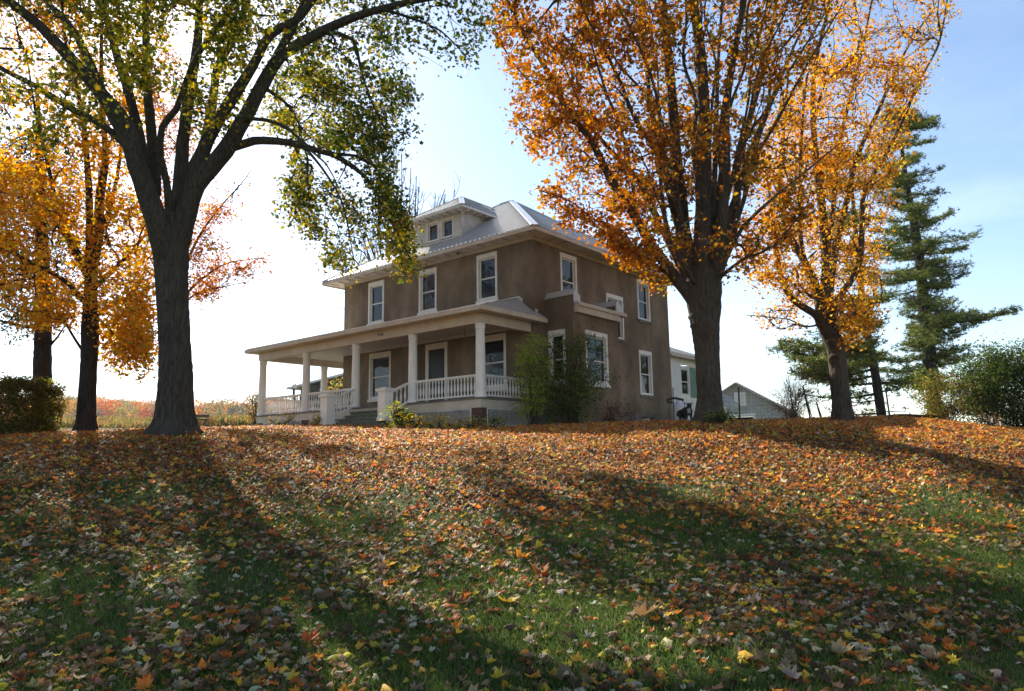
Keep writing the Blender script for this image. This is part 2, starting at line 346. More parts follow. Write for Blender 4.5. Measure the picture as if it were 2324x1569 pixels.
# ------------------------------------------------------------------ trees
class Tree:
    def __init__(s, name, label, cat, base, Y, seed, mat, group=None):
        s.r = np.random.default_rng(seed); s.Y = Y; b = px(*base, Y); b[2] = gz1(b[0], b[1]); s.base = b
        s.o = empty(name, b); tag(s.o, label, cat, group); s.mat = mat
        s.tubes = []; s.N = []; s.D = []; s.O = []; s.lr = []; s.br = []
    def limb(s, pts, r0, r1, dy=(0, 0), grow=True, n=10, wob=.0, extra=None):
        """pts in photo units, dy = depth offset at the start and end"""
        k = len(pts); P = np.array([px(p[0], p[1], s.Y + (p[2] if len(p) > 2 else dy[0] + (dy[1] - dy[0]) * i / (k - 1))) for i, p in enumerate(pts)])
        C = catmull(P, .28); t = np.linspace(0, 1, len(C)); rad = r0 + (r1 - r0) * t ** .8
        if wob: C[1:-1] += s.r.normal(size=C[1:-1].shape) * wob
        if extra is not None: rad = extra(C, rad)
        s.tubes.append((C, rad, n))
        if grow:
            D = np.gradient(C, axis=0); D /= np.linalg.norm(D, axis=1)[:, None]
            st = int(len(C) * .12)
            for i in range(st, len(C)): s.N.append(C[i]); s.D.append(D[i]); s.O.append(-1); s.lr.append(rad[i])
        return C
    def trunk(s, pts, rads, flare=1.6, n=28, lump=.03, roots=6, knots=()):
        P = [np.append(px(p[0], p[1], s.Y), q) for p, q in zip(pts, rads)]; P[0][2] = s.base[2] - .25; n = n * 3
        C = catmull(P, .055); Rr = C[:, 3]; C = C[:, :3]; V, F = tube_np(C, Rr, n)
        V = V.reshape(len(C), n, 3); h = (C[:, 2] - s.base[2]); t = np.arange(n) * 2 * math.pi / n; ph = s.r.uniform(0, 6, 6)
        kk = max(14, int(n / 3.4)); Gd = s.r.uniform(0, 1, (int(h[-1] / .22) + 6, kk))
        def bark(hh_):
            u = t / (2 * math.pi) * kk + .8 * math.sin(hh_ * 1.1); a = (hh_ + .6) / .22; i0 = int(a); fa = a - i0; j = np.floor(u).astype(int) % kk; fu = u - np.floor(u); fu = fu * fu * (3 - 2 * fu); j1 = (j + 1) % kk
            g = (Gd[i0, j] * (1 - fu) + Gd[i0, j1] * fu) * (1 - fa) + (Gd[i0 + 1, j] * (1 - fu) + Gd[i0 + 1, j1] * fu) * fa
            return np.abs(2 * g - 1)
        for i in range(len(C)):
            fl = (flare - 1) * (.7 * np.exp(-max(h[i], 0) / .22) + .3 * np.exp(-max(h[i], 0) / .8))
            k = 1 + fl * (.62 + .38 * np.cos(roots * t + ph[0] + .4 * np.sin(t * 2 + ph[2]))) + lump * (np.sin(3 * t + ph[1] + h[i] * .7) + .6 * np.sin(5 * t + h[i] * 1.9 + ph[3]) + .6 * np.sin(2 * t - h[i] * 1.2 + ph[4])) \
                + .004 * s.r.normal(size=n) + .085 * (bark(h[i]) - .4)
            V[i] = C[i] + (V[i] - C[i]) * k[:, None]
        V = V.reshape(-1, 3); Cn = np.repeat(C, n, 0); nrm = V - Cn; nrm /= np.linalg.norm(nrm, axis=1)[:, None] + 1e-9
        for kx, ky, kr, kd in knots:
            c = px(kx, ky, s.Y - .3); q = V - c; dd = np.sqrt(q[:, 0] ** 2 + (q[:, 2] * .8) ** 2) / kr; f = np.where((V[:, 1] < s.Y) & (dd < 2.2), np.exp(-((dd - .75) / .35) ** 2) - .7 * np.exp(-(dd / .4) ** 2), 0)
            V += nrm * (f * kd)[:, None]
        s.tr = (V, F)
    def grow(s, A, k=1.3, up=.0, minr=.004, step=.28, droop=0.0, maxcos=.15):
        N = np.zeros((len(s.N) + len(A) * 14, 3)); D = np.zeros_like(N); O = np.full(len(N), -1); n = len(s.N)
        N[:n] = s.N; D[:n] = s.D; O[:n] = s.O; L0 = np.array(s.N)
        sub = L0[::max(1, len(L0) // 400)]
        dm = np.sqrt(((A[:, None] - sub[None]) ** 2).sum(-1)).min(1); A = A[np.argsort(dm)]
        for a in A:
            d = a - N[:n]; ds = np.sqrt((d * d).sum(1)) + 1e-6; c = (d * D[:n]).sum(1) / ds
            cost = ds * (1 + k * (1 - c)) + np.where(c < maxcos, 3.0, 0); i = int(np.argmin(cost)); L_ = ds[i]
            if L_ < .12: continue
            P0 = N[i]; P1 = P0 + D[i] * L_ * .42; P1[2] += up * L_
            P2 = a.copy(); m_ = max(3, int(L_ / step) + 2); t = np.linspace(0, 1, m_)[:, None]
            C = (1 - t) ** 2 * P0 + 2 * t * (1 - t) * P1 + t * t * P2
            C[1:-1] += s.r.normal(size=C[1:-1].shape) * .018 * min(1, L_); C[:, 2] += -droop * (t[:, 0] ** 2) * L_
            G = np.gradient(C, axis=0); G /= np.linalg.norm(G, axis=1)[:, None] + 1e-9
            b = len(s.br); s.br.append([C, int(O[i]), 1, i]); q = min(m_ - 1, len(N) - n)
            N[n:n + q] = C[1:1 + q]; D[n:n + q] = G[1:1 + q]; O[n:n + q] = b; n += q
        for b in range(len(s.br) - 1, -1, -1):
            p = s.br[b][1]
            if p >= 0: s.br[p][2] += s.br[b][2]
        s.minr = minr
    def wood(s, name='trunk'):
        V = []; F = []; off = 0
        if hasattr(s, 'tr'): V.append(s.tr[0]); F += s.tr[1]; off = len(s.tr[0])
        for C, rad, n in s.tubes:
            v, f = tube_np(C, rad, n); v += s.r.normal(size=v.shape) * (rad.repeat(n)[:, None] * .05); V.append(v); F += [tuple(i + off for i in q) for q in f]; off += len(v)
        for C, p, cnt, i in s.br:
            r0 = min(s.minr * 1.15 * (cnt + .6) ** .52 + .002, .10); t = np.linspace(0, 1, len(C)); rad = r0 * (1 - t) + max(s.minr * .6, r0 * .22) * t
            n = 4 if r0 < .018 else 6
            v, f = tube_np(C, rad, n); V.append(v); F += [tuple(i + off for i in q) for q in f]; off += len(v)
        V = np.vstack(V) - s.base; loops = np.concatenate([np.array(f) for f in F]); sizes = [len(f) for f in F]
        return link(name, np_mesh(name, V, loops, sizes), s.mat, s.o, smooth=True)
    def foliage(s, per, size, colf, kind='tri', spread=.16, keep=None, t0=.25, name='crown', mat=None, tilt=None, sjit=.25, lastlen=1.5, curl=.5):
        P = []
        for C, p, cnt, i in s.br:
            L_ = np.linalg.norm(C[-1] - C[0]); kp = 1.0 if keep is None else keep(C[-1])
            m_ = s.r.poisson(per * kp * (1.0 if L_ < .8 else 1.25))
            if m_ == 0: continue
            a = max(t0, 1 - lastlen / max(L_, .01)); t = s.r.uniform(a, 1, m_); j = t * (len(C) - 1); j0 = j.astype(int).clip(0, len(C) - 2); fr = (j - j0)[:, None]
            P.append(C[j0] * (1 - fr) + C[j0 + 1] * fr + s.r.normal(size=(m_, 3)) * spread)
        P = np.vstack(P); n = len(P); sz = size * np.exp(s.r.normal(size=n) * sjit)
        col = colf(P, s.r)
        return leaves(name, P - s.base, sz, col, kind, mat or M['leaf'], s.o, tilt=tilt, curl=curl, sd_=int(s.r.integers(1e6)))

def cloud(regions, Y, r_, lo=None):
    """attractor points in 3D: (polygon, count, half depth, depth shift)"""
    out = []
    for poly, n, T, sh in regions:
        q = sample_poly(poly, n, r_); dy = r_.uniform(-1, 1, n); dy = np.sign(dy) * np.abs(dy) ** .8 * T + sh
        out += [px(x, y, Y + d) for (x, y), d in zip(q, dy)]
    return np.array(out)
def clumps(P, scale, r_, thr):
    """0..1 clump field so that the crown has thick and thin places"""
    k = r_.normal(size=(6, 3)) / scale; ph = r_.uniform(0, 6.28, 6)
    return np.clip((np.sin(P @ k.T + ph).sum(-1) / 2.4 + 1) / 2 - thr, 0, 1) / (1 - thr)

def silver_maple():
    T = Tree('silver_maple_tree', 'big forked maple with grey bark and green-yellow leaves in front of the porch', 'tree', (392, 987), 17, 11, M['bark_silver'])
    T.trunk([(392, 990), (395, 940), (399, 860), (398, 780), (394, 700), (390, 620), (388, 560), (384, 520), (378, 490)], [.40, .375, .355, .35, .36, .385, .42, .44, .39], 1.75, roots=5, n=40, lump=.04, knots=[(405, 800, .10, .03), (380, 690, .12, .03), (372, 560, .16, .05), (412, 640, .09, .03)])
    L_ = T.limb
    L_([(384, 600), (368, 545), (345, 470), (311, 378), (284, 284), (222, 204), (169, 142), (89, 58), (40, 18), (-50, -60), (-120, -160)], .30, .045, (0, -3.5), n=16)
    L_([(345, 460), (324, 350), (296, 225), (266, 129), (249, 67), (231, 0), (215, -80), (190, -220)], .165, .05, (.2, 1.5), n=12)
    L_([(352, 440), (346, 329), (333, 178), (331, 67), (331, -60), (335, -220)], .16, .05, (.3, 3), n=12)
    L_([(300, 340), (240, 231), (191, 115), (151, 49), (102, 0), (70, -60), (0, -180)], .15, .04, (-.8, 1.5))
    L_([(320, 400), (284, 329), (231, 284), (164, 249), (80, 195), (18, 164), (-60, 120), (-180, 60)], .11, .03, (-.4, -1))
    L_([(386, 500), (378, 413), (364, 355), (368, 289), (400, 249), (422, 187), (449, 124), (511, 40), (533, 0), (560, -70), (600, -200)], .10, .04, (-.2, -2.5))
    L_([(396, 520), (408, 444), (413, 355), (422, 267), (435, 178), (449, 89), (455, -60), (470, -240)], .20, .05, (0, .5), n=14)
    L_([(408, 500), (430, 400), (466, 320), (484, 222), (493, 155), (529, 89), (555, 22), (575, -60), (620, -220)], .165, .05, (.2, 3), n=12)
    L_([(412, 520), (432, 426), (471, 320), (511, 249), (573, 151), (613, 80), (680, 40), (711, 0), (750, -60), (820, -200)], .21, .05, (0, -1.5), n=14)
    L_([(398, 570), (416, 508), (444, 422), (511, 342), (555, 267), (622, 147), (666, 107), (735, 70), (813, 36), (930, 5), (1020, -10), (1100, -25)], .29, .035, (0, -1), n=16)
    L_([(610, 165), (650, 90), (700, -10), (740, -80), (800, -220)], .14, .04, (-.5, 1))
    L_([(500, 352), (530, 335), (577, 320), (657, 324), (720, 342), (756, 351), (823, 396), (856, 441), (890, 508), (930, 585)], .12, .018, (-.3, .8), n=12)
    L_([(745, 350), (806, 354), (850, 378), (883, 424), (905, 470)], .05, .015, (.3, 1.4), n=8)
    L_([(680, 330), (693, 337), (730, 381), (776, 458), (799, 568), (805, 600)], .04, .012, (.1, -.6), n=8)
    L_([(690, 334), (699, 361), (699, 421), (706, 480)], .03, .010, (.1, .4), n=6)
    L_([(540, 285), (563, 269), (606, 273), (656, 294), (696, 335), (740, 372), (770, 430)], .06, .012, (-.4, -1.2), n=8)
    L_([(588, 200), (610, 206), (656, 241), (680, 285), (720, 330)], .06, .012, (-.5, 1.5), n=8)
    L_([(735, 72), (800, 90), (823, 174), (853, 254), (873, 291), (900, 330)], .06, .012, (-.8, .5), n=8)
    L_([(870, 22), (930, 40), (1000, 70), (1050, 120)], .05, .012, (-.9, .0), n=8)
    r_ = T.r
    reg = [([(600, 210), (640, 150), (720, 150), (820, 140), (900, 160), (950, 215), (955, 240), (900, 250), (955, 290), (900, 330), (905, 400), (870, 440), (820, 360), (740, 330), (660, 320), (610, 280)], 430, 5.5, 4.5),
           ([(655, 345), (700, 360), (720, 440), (735, 540), (700, 525), (660, 510), (625, 490), (618, 470), (650, 430)], 80, 3.5, 3),
           ([(725, 380), (800, 440), (850, 470), (830, 560), (800, 640), (760, 590), (735, 600), (745, 540)], 100, 3.5, 2.5),
           ([(850, 420), (900, 430), (925, 520), (950, 640), (900, 620), (860, 540)], 75, 2.2, 1.2),
           ([(480, -150), (1130, -150), (1130, 50), (1060, 160), (1020, 150), (990, 90), (900, 120), (820, 150), (700, 160), (640, 170), (600, 100)], 380, 4.0, 1.5),
           ([(200, -150), (620, -150), (600, 60), (560, 170), (480, 180), (470, 60), (400, 60), (390, 180), (300, 200), (240, 100)], 330, 3.0, 0),
           ([(-120, -150), (230, -150), (240, 150), (300, 260), (180, 300), (60, 330), (-120, 300)], 260, 2.8, -1.0),
           ([(420, 180), (560, 180), (540, 300), (470, 330), (440, 260)], 40, 2, 0),
           ([(-250, -430), (1050, -430), (1150, -150), (-250, -150)], 420, 3.6, 0),
           ([(-100, -330), (1000, -330), (1050, -20), (-100, -20)], 1500, 4.5, 5.5)]  # unseen crown layer added above and behind to shade the lawn
    A = cloud(reg, T.Y, r_)
    T.grow(A, k=.55, minr=.0048, droop=.16)
    T.wood('trunk')
    def colf(P, r):
        n = len(P); g = pick([(.04, .07, .010), (.07, .105, .014), (.13, .145, .02), (.38, .28, .03)], [4, 4, 1.6, .8], n, r)
        y = pick([(.55, .42, .03), (.30, .28, .03), (.12, .16, .02), (.55, .33, .03)], [3, 3, 2, .8], n, r)
        lf = smooth(-1.0, -8.5, P[:, 0]) * .9; low = smooth(7.4, 4.4, P[:, 2]) * .9 + smooth(8.5, 6, P[:, 2]) * .12
        f = (r.uniform(size=n) < np.clip(np.maximum(lf, low), 0, 1))[:, None]
        return np.where(f, y, g)
    T.foliage(30, .12, colf, 'star', .18, keep=lambda p: .1 + 1.7 * clumps(p[None], .7, np.random.default_rng(3), .3)[0], lastlen=1.0, mat=M['leaf2'])
silver_maple()

def col_orange(hi=(.80, .36, .035), mid=(.72, .25, .025), lo=(.45, .13, .02), ol=(.30, .20, .03), wts=(4, 4, 1.6, .7), bias=None):
    def f(P, r):
        n = len(P); c = pick([hi, mid, lo, ol], wts, n, r)
        return c
    return f

def orange_maple_left():
    T = Tree('orange_maple_tree', 'orange maple with a slim dark trunk left of the big forked maple', 'tree', (192, 987), 21, 21, M['bark_dark'])
    T.trunk([(192, 990), (195, 950), (199, 880), (204, 800), (205, 740), (206, 690)], [.25, .235, .225, .225, .235, .20], 1.75, roots=4, n=24)
    L_ = T.limb
    L_([(206, 700), (207, 620), (222, 537), (227, 444), (240, 355), (235, 289), (231, 222), (230, 120), (232, 0)], .20, .03, (0, .5))
    L_([(205, 690), (203, 600), (204, 533), (200, 400), (185, 250), (150, 100), (140, 0)], .15, .03, (0, -1.5))
    L_([(215, 560), (240, 500), (262, 420), (275, 330), (280, 200)], .09, .02, (0, 1.5))
    L_([(204, 700), (150, 640), (80, 600), (20, 570), (-60, 540)], .09, .02, (0, -1))
    L_([(201, 815), (170, 770), (140, 720), (100, 670), (60, 640)], .05, .015, (0, .8))
    L_([(207, 725), (240, 700), (270, 685), (350, 650), (400, 620)], .09, .02, (0, 1))
    L_([(206, 660), (250, 620), (300, 570), (340, 520), (380, 480)], .09, .02, (0, -1))
    L_([(204, 640), (160, 560), (110, 480), (60, 430), (10, 380)], .09, .02, (0, 1.5))
    L_([(204, 620), (140, 500), (110, 380), (80, 250), (60, 120)], .09, .02, (0, -2))
    L_([(212, 740), (260, 780), (300, 800), (345, 810)], .03, .01, (0, .5))
    r_ = T.r
    reg = [([(-160, 330), (60, 380), (180, 420), (300, 420), (350, 500), (350, 640), (345, 700), (290, 740), (225, 715), (150, 700), (60, 690), (-160, 680)], 620, 3.2, 0),
           ([(240, 720), (345, 690), (345, 770), (300, 800), (250, 780)], 60, 2.0, 0), ([(20, 690), (180, 700), (180, 735), (60, 735)], 40, 2.0, 0),
           ([(-160, 60), (100, 40), (260, 60), (330, 250), (340, 440), (200, 430), (60, 390), (-160, 340)], 330, 3.0, 0),
           ([(230, 780), (345, 770), (350, 850), (290, 840), (240, 830)], 30, .8, 0),
           ([(-160, -300), (280, -300), (270, 60), (-160, 60)], 420, 3.5, 0)]  # crown top extended out of view and thickened to shade the near lawn
    A = cloud(reg, T.Y, r_); T.grow(A, k=1.0, minr=.006); T.wood('trunk')
    T.foliage(37, .17, col_orange((.76, .38, .035), (.70, .28, .025), (.44, .16, .02), (.50, .42, .05), (4, 4, 1.3, 1.5)), 'tri', .22, lastlen=1.4,
              keep=lambda p: (1.0 if p[2] < 9.0 else .6) * (.25 + 1.35 * clumps(p[None], .9, np.random.default_rng(5), .25)[0]))
orange_maple_left()

def red_maple():
    T = Tree('red_orange_maple_tree', 'reddish maple standing hidden behind the big forked maple, sparse side branches showing', 'tree', (402, 975), 28, 31, M['bark_dark'])
    T.trunk([(402, 980), (404, 900), (405, 800), (405, 700)], [.26, .23, .21, .17], 1.5, n=16)
    L_ = T.limb
    L_([(405, 720), (410, 620), (405, 500), (400, 400), (400, 330)], .17, .03, (0, .4))
    L_([(406, 690), (450, 640), (510, 600), (560, 590), (600, 585)], .07, .012, (0, .5))
    L_([(406, 640), (450, 540), (500, 470), (545, 420), (572, 385)], .08, .010, (0, -.8))
    L_([(406, 700), (380, 640), (350, 580), (330, 500)], .08, .02, (0, -.8))
    L_([(406, 700), (440, 670), (490, 655), (560, 640)], .05, .012, (0, 1.2))
    r_ = T.r
    reg = [([(425, 480), (470, 450), (500, 470), (480, 540), (520, 580), (500, 640), (540, 650), (480, 690), (430, 690)], 130, 2, 0),
           ([(540, 600), (575, 570), (610, 580), (600, 620), (550, 650), (510, 640)], 32, .9, 0),
           ([(330, 420), (430, 400), (430, 690), (340, 700)], 120, 2, 0), ([(300, 60), (440, 60), (440, 400), (320, 420)], 120, 3, 1)]
    A = cloud(reg + [([(470, 450), (575, 370), (590, 400), (530, 470), (560, 520), (500, 490)], 40, .8, 0)], T.Y, r_); T.grow(A, k=.9, minr=.005)
    T.wood('trunk')
    T.foliage(24, .15, col_orange((.62, .25, .03), (.50, .14, .02), (.30, .07, .015), (.62, .36, .05), (3, 4, 2, 1.2)), 'tri', .2, lastlen=1.2, keep=lambda p: .05 if p[2] > 9.9 and p[0] > -12.2 else .35 + 1.1 * clumps(p[None], .8, np.random.default_rng(15), .28)[0])
red_maple()

def maple_centre():
    T = Tree('vase_shaped_maple_tree', 'stout maple with many upright limbs and orange leaves beside the house corner', 'tree', (1611, 962), 19.5, 41, M['bark_brown'])
    T.trunk([(1611, 965), (1611, 930), (1608, 860), (1604, 790), (1600, 730), (1598, 690), (1598, 650), (1600, 610)], [.35, .32, .31, .33, .39, .44, .47, .40], 1.8, roots=5, n=40, lump=.045, knots=[(1602, 742, .16, .07), (1600, 762, .10, .05), (1572, 728, .13, .06), (1618, 900, .10, .03)])
    L_ = T.limb
    L_([(1585, 690), (1568, 620), (1553, 560), (1541, 448), (1529, 285), (1520, 163), (1508, 41), (1504, 0), (1500, -100), (1490, -260)], .26, .07, (0, 1), n=14, extra=lambda C, r: r * .95)
    L_([(1598, 690), (1597, 620), (1594, 560), (1598, 448), (1598, 285), (1590, 122), (1573, 0), (1565, -100), (1560, -260)], .28, .08, (0, -1), n=14)
    L_([(1612, 680), (1625, 610), (1634, 550), (1647, 407), (1647, 285), (1659, 163), (1690, 0), (1705, -120)], .18, .05, (0, -2), n=12)
    L_([(1615, 670), (1643, 580), (1671, 489), (1675, 367), (1720, 204), (1750, 80), (1770, -60)], .16, .04, (0, 2), n=12)
    L_([(1618, 660), (1630, 627), (1683, 521), (1757, 448), (1822, 395), (1900, 330)], .08, .02, (0, 1))
    L_([(1620, 650), (1638, 627), (1691, 586), (1752, 562), (1814, 489)], .06, .015, (0, -1.5))
    L_([(1585, 700), (1541, 640), (1488, 570), (1447, 501), (1390, 415), (1345, 326), (1284, 244), (1243, 163), (1186, 73), (1150, 0), (1110, -90)], .18, .02, (0, -1.5), n=12)
    L_([(1580, 680), (1537, 590), (1488, 489), (1447, 407), (1390, 346), (1337, 281), (1300, 200), (1260, 90)], .13, .02, (0, 2))
    L_([(1560, 560), (1529, 432), (1488, 346), (1439, 265), (1406, 183), (1366, 102), (1325, 24), (1300, -60)], .11, .02, (.3, -2.5))
    L_([(1470, 535), (1447, 489), (1427, 366), (1406, 285), (1374, 204), (1340, 90), (1330, 0)], .07, .02, (-.5, .5))
    L_([(1580, 680), (1541, 640), (1455, 578), (1406, 521), (1345, 497), (1300, 460), (1223, 432)], .07, .012, (0, -.5))
    L_([(1640, 560), (1660, 480), (1700, 350), (1750, 230), (1800, 110), (1850, 0), (1880, -80)], .10, .02, (.3, 3))
    L_([(1545, 480), (1510, 380), (1480, 250), (1460, 100), (1450, -40)], .11, .03, (.2, 2.5))
    L_([(1640, 520), (1690, 400), (1760, 280), (1830, 150), (1900, 30)], .08, .02, (-.3, -2))
    L_([(1600, 560), (1620, 420), (1625, 280), (1630, 140), (1640, 0), (1650, -100)], .11, .03, (.2, 2))
    L_([(1580, 650), (1520, 540), (1500, 420), (1500, 300), (1480, 180), (1420, 40)], .09, .02, (-.2, -3))
    r_ = T.r
    reg = [([(1090, -80), (1110, 60), (1135, 140), (1160, 250), (1150, 290), (1195, 330), (1250, 400), (1300, 440), (1360, 520), (1440, 600), (1500, 600), (1500, 300), (1440, -80)], 880, 3, 0),
           ([(1215, 425), (1250, 425), (1290, 450), (1300, 520), (1270, 510)], 26, .6, -.4),
           ([(1290, 440), (1350, 500), (1430, 560), (1500, 610), (1530, 650), (1480, 650), (1440, 610), (1380, 570), (1320, 520)], 90, 1.6, 0),
           ([(1440, -80), (1700, -80), (1720, 300), (1700, 600), (1640, 600), (1600, 560), (1560, 600), (1500, 600), (1480, 300)], 620, 3, 0),
           ([(1700, 100), (1800, 200), (1850, 400), (1820, 540), (1750, 600), (1680, 620), (1700, 400)], 210, 2.5, 0),
           ([(1700, -80), (1900, -80), (1880, 100), (1800, 220), (1700, 120)], 330, 2.5, 0),
           ([(1080, -400), (1900, -400), (1900, -80), (1060, -80)], 430, 3, 0)]
    for x0 in (1395, 1440, 1475, 1560, 1580, 1615, 1665, 1690, 1715, 1745, 1790, 1830):
        xs_ = x0 - 1600; j_ = lambda a: r_.uniform(-a, a); L_([(1600 + xs_ * .12, 610), (1600 + xs_ * .28 + j_(6), 520), (1600 + xs_ * .42 + j_(10), 430 + j_(20)), (1600 + xs_ * .52 + j_(14), 340 + j_(20)), (1600 + xs_ * .72 + j_(16), 240 + j_(20)), (1600 + xs_ * .9 + j_(18), 140), (1600 + xs_ * 1.15 + j_(20), 30), (1600 + xs_ * 1.35, -80), (1600 + xs_ * 1.6, -200)], r_.uniform(.05, .085), .015, (0, j_(3)), n=8)
    A = cloud(reg, T.Y, r_); T.grow(A, k=2.4, minr=.0072); T.wood('trunk')
    def colf(P, r):
        n = len(P); a = pick([(.56, .22, .03), (.46, .15, .022), (.28, .085, .015), (.42, .27, .04)], [4.5, 4, 1.8, 1.4], n, r)
        b = pick([(.42, .19, .03), (.30, .11, .02), (.30, .21, .03), (.17, .14, .02)], [4, 2, 2, .8], n, r)
        f = (r.uniform(size=n) < smooth(3.0, 4.6, P[:, 0]) * .5 + .2 * smooth(6, 10, P[:, 2]))[:, None]  # brighter palette kept to the low left edge, sun glow put into leaf colour
        return np.where(f, b, a)
    T.foliage(23, .135, colf, 'star', .15, lastlen=1.1,
              keep=lambda p: (.42 if (p[0] > 6.6 and p[2] > 8.4) else (.35 if (p[2] < 7.4 and 3.9 < p[0] < 7.2) else 1.0)) * (.15 + 1.5 * clumps(p[None], .7, np.random.default_rng(8), .28)[0]))
maple_centre()

def maple_right():
    T = Tree('leaning_maple_tree', 'leaning maple with golden orange leaves at the right of the lawn crest', 'tree', (1912, 957), 24, 51, M['bark_brown'])
    T.trunk([(1914, 960), (1912, 920), (1905, 860), (1898, 800), (1886, 760), (1872, 725), (1862, 700)], [.31, .295, .28, .28, .29, .33, .25], 1.45, roots=5, n=28, lump=.04, knots=[(1898, 815, .13, .06), (1890, 760, .12, .05)])
    L_ = T.limb
    L_([(1872, 735), (1845, 710), (1800, 680), (1770, 618), (1755, 500), (1740, 400)], .15, .03, (0, -1), n=12)
    L_([(1865, 725), (1852, 654), (1827, 596), (1787, 520), (1770, 400), (1780, 280), (1790, 150)], .17, .03, (0, 1), n=12)
    L_([(1872, 730), (1874, 650), (1876, 596), (1867, 485), (1854, 374), (1845, 263), (1850, 150), (1880, 20), (1900, -60)], .20, .04, (0, -.5), n=12)
    L_([(1880, 740), (1882, 663), (1898, 551), (1920, 462), (1947, 352), (1992, 254), (2027, 174), (2070, 90), (2120, 20)], .17, .02, (0, 1.5), n=12)
    L_([(1880, 740), (1895, 690), (1947, 609), (1956, 529), (1961, 440), (2009, 352), (2054, 263), (2080, 196), (2130, 100), (2150, 0)], .13, .02, (0, -1.5))
    L_([(1872, 600), (1890, 480), (1900, 350), (1930, 220), (1960, 100), (1985, -40)], .11, .03, (0, 2.5))
    L_([(1850, 660), (1820, 560), (1815, 440), (1820, 300), (1830, 180)], .09, .03, (0, -2.5))
    L_([(1885, 700), (1920, 690), (1955, 700), (1985, 720)], .05, .012, (0, -1.5))
    L_([(1862, 735), (1830, 742), (1790, 725), (1740, 720), (1690, 715)], .04, .01, (0, -.5))
    r_ = T.r
    reg = [([(1700, 560), (1700, 400), (1760, 240), (1860, 120), (1960, 60), (2060, 60), (2140, 60), (2110, 180), (2060, 300), (2040, 420), (2000, 540), (2010, 640), (1960, 680), (1880, 640), (1780, 660), (1700, 640)], 1050, 3, 0),
           ([(1870, 680), (1960, 660), (2000, 680), (1985, 740), (1940, 790), (1905, 760)], 110, 1.4, -1.4),
           ([(1690, 710), (1740, 700), (1800, 690), (1830, 730), (1800, 760), (1740, 740)], 40, .8, 0),
           ([(1720, 620), (1840, 600), (1850, 690), (1780, 700)], 60, 1.5, 0),
           ([(1860, -80), (2150, -80), (2170, 20), (2140, 90), (2000, 80), (1880, 100)], 190, 2.4, 0),
           ([(1800, -300), (2150, -300), (2150, -80), (1830, -80)], 110, 2.4, 0)]
    A = cloud(reg, T.Y, r_); T.grow(A, k=1.8, minr=.0075); T.wood('trunk')
    T.foliage(30, .145, col_orange((.74, .38, .05), (.64, .27, .035), (.42, .14, .02), (.58, .44, .07), (4, 4, 1.8, 1.6)), 'tri', .2, lastlen=1.3,
              keep=lambda p: (.5 if p[2] > 13 else 1.0) * (.2 + 1.45 * clumps(p[None], .8, np.random.default_rng(9), .28)[0]))
maple_right()

def bare_tree():
    T = Tree('bare_tree', 'leafless grey tree rising behind the roof, twigs bare', 'tree', (905, 900), 50, 61, M['bark_twig'])
    T.trunk([(905, 905), (903, 800), (900, 700)], [.34, .30, .25], 1.3, n=12)
    for pts in ([(900, 705), (890, 620), (880, 540), (885, 450), (900, 370)], [(900, 705), (860, 640), (830, 560), (810, 500)], [(900, 705), (930, 620), (940, 520), (945, 400)],
                [(900, 705), (960, 600), (985, 500), (1010, 430)], [(890, 700), (840, 680), (790, 660), (740, 640)], [(900, 705), (830, 620), (780, 560)]):
        T.limb(pts, .15, .03, (0, T.r.uniform(-2, 2)), n=6)
    r_ = T.r; stems = [(800, 520), (825, 470), (850, 430), (872, 400), (893, 360), (912, 352), (932, 380), (950, 425), (985, 470), (1010, 440), (1032, 432)]
    for x0, y0 in stems:
        dy = r_.uniform(-2.5, 2.5); Q = [(900 + (x0 - 900) * .1, 720), (900 + (x0 - 900) * .6 + r_.uniform(-6, 6), 600 + r_.uniform(-15, 15)), (900 + (x0 - 900) * .9, 600 + (y0 - 600) * .5), (x0, y0)]
        C = T.limb(Q, .10, .022, (0, dy), n=5)
        for k in range(16):
            i = int(len(C) * r_.uniform(.25, .95)); p = C[i]; up = (C[min(i + 1, len(C) - 1)] - C[i - 1]); up /= np.linalg.norm(up); L_ = r_.uniform(.8, 2.8) * (1.25 - i / len(C))
            sd2 = r_.normal(size=3) * .42; q = p + (up + sd2) * L_ * .5; e = p + (up * 1.1 + sd2 * .75 + (0, 0, .25)) * L_
            Z = catmull([p, q, e], .4); T.tubes.append((Z, np.linspace(.028, .013, len(Z)), 4))
            for _ in range(2):
                j = int(len(Z) * r_.uniform(.3, .9)); e2 = Z[j] + (up + r_.normal(size=3) * .5) * L_ * .4; T.tubes.append((np.array([Z[j], e2]), np.array([.017, .011]), 3))
    for y1 in (640, 668, 705):
        T.limb([(880, 720), (830, y1 + 10), (780, y1 - 4), (728, y1 + r_.uniform(-6, 6))], .04, .012, (0, 1), n=4)
    T.wood('trunk')
bare_tree()

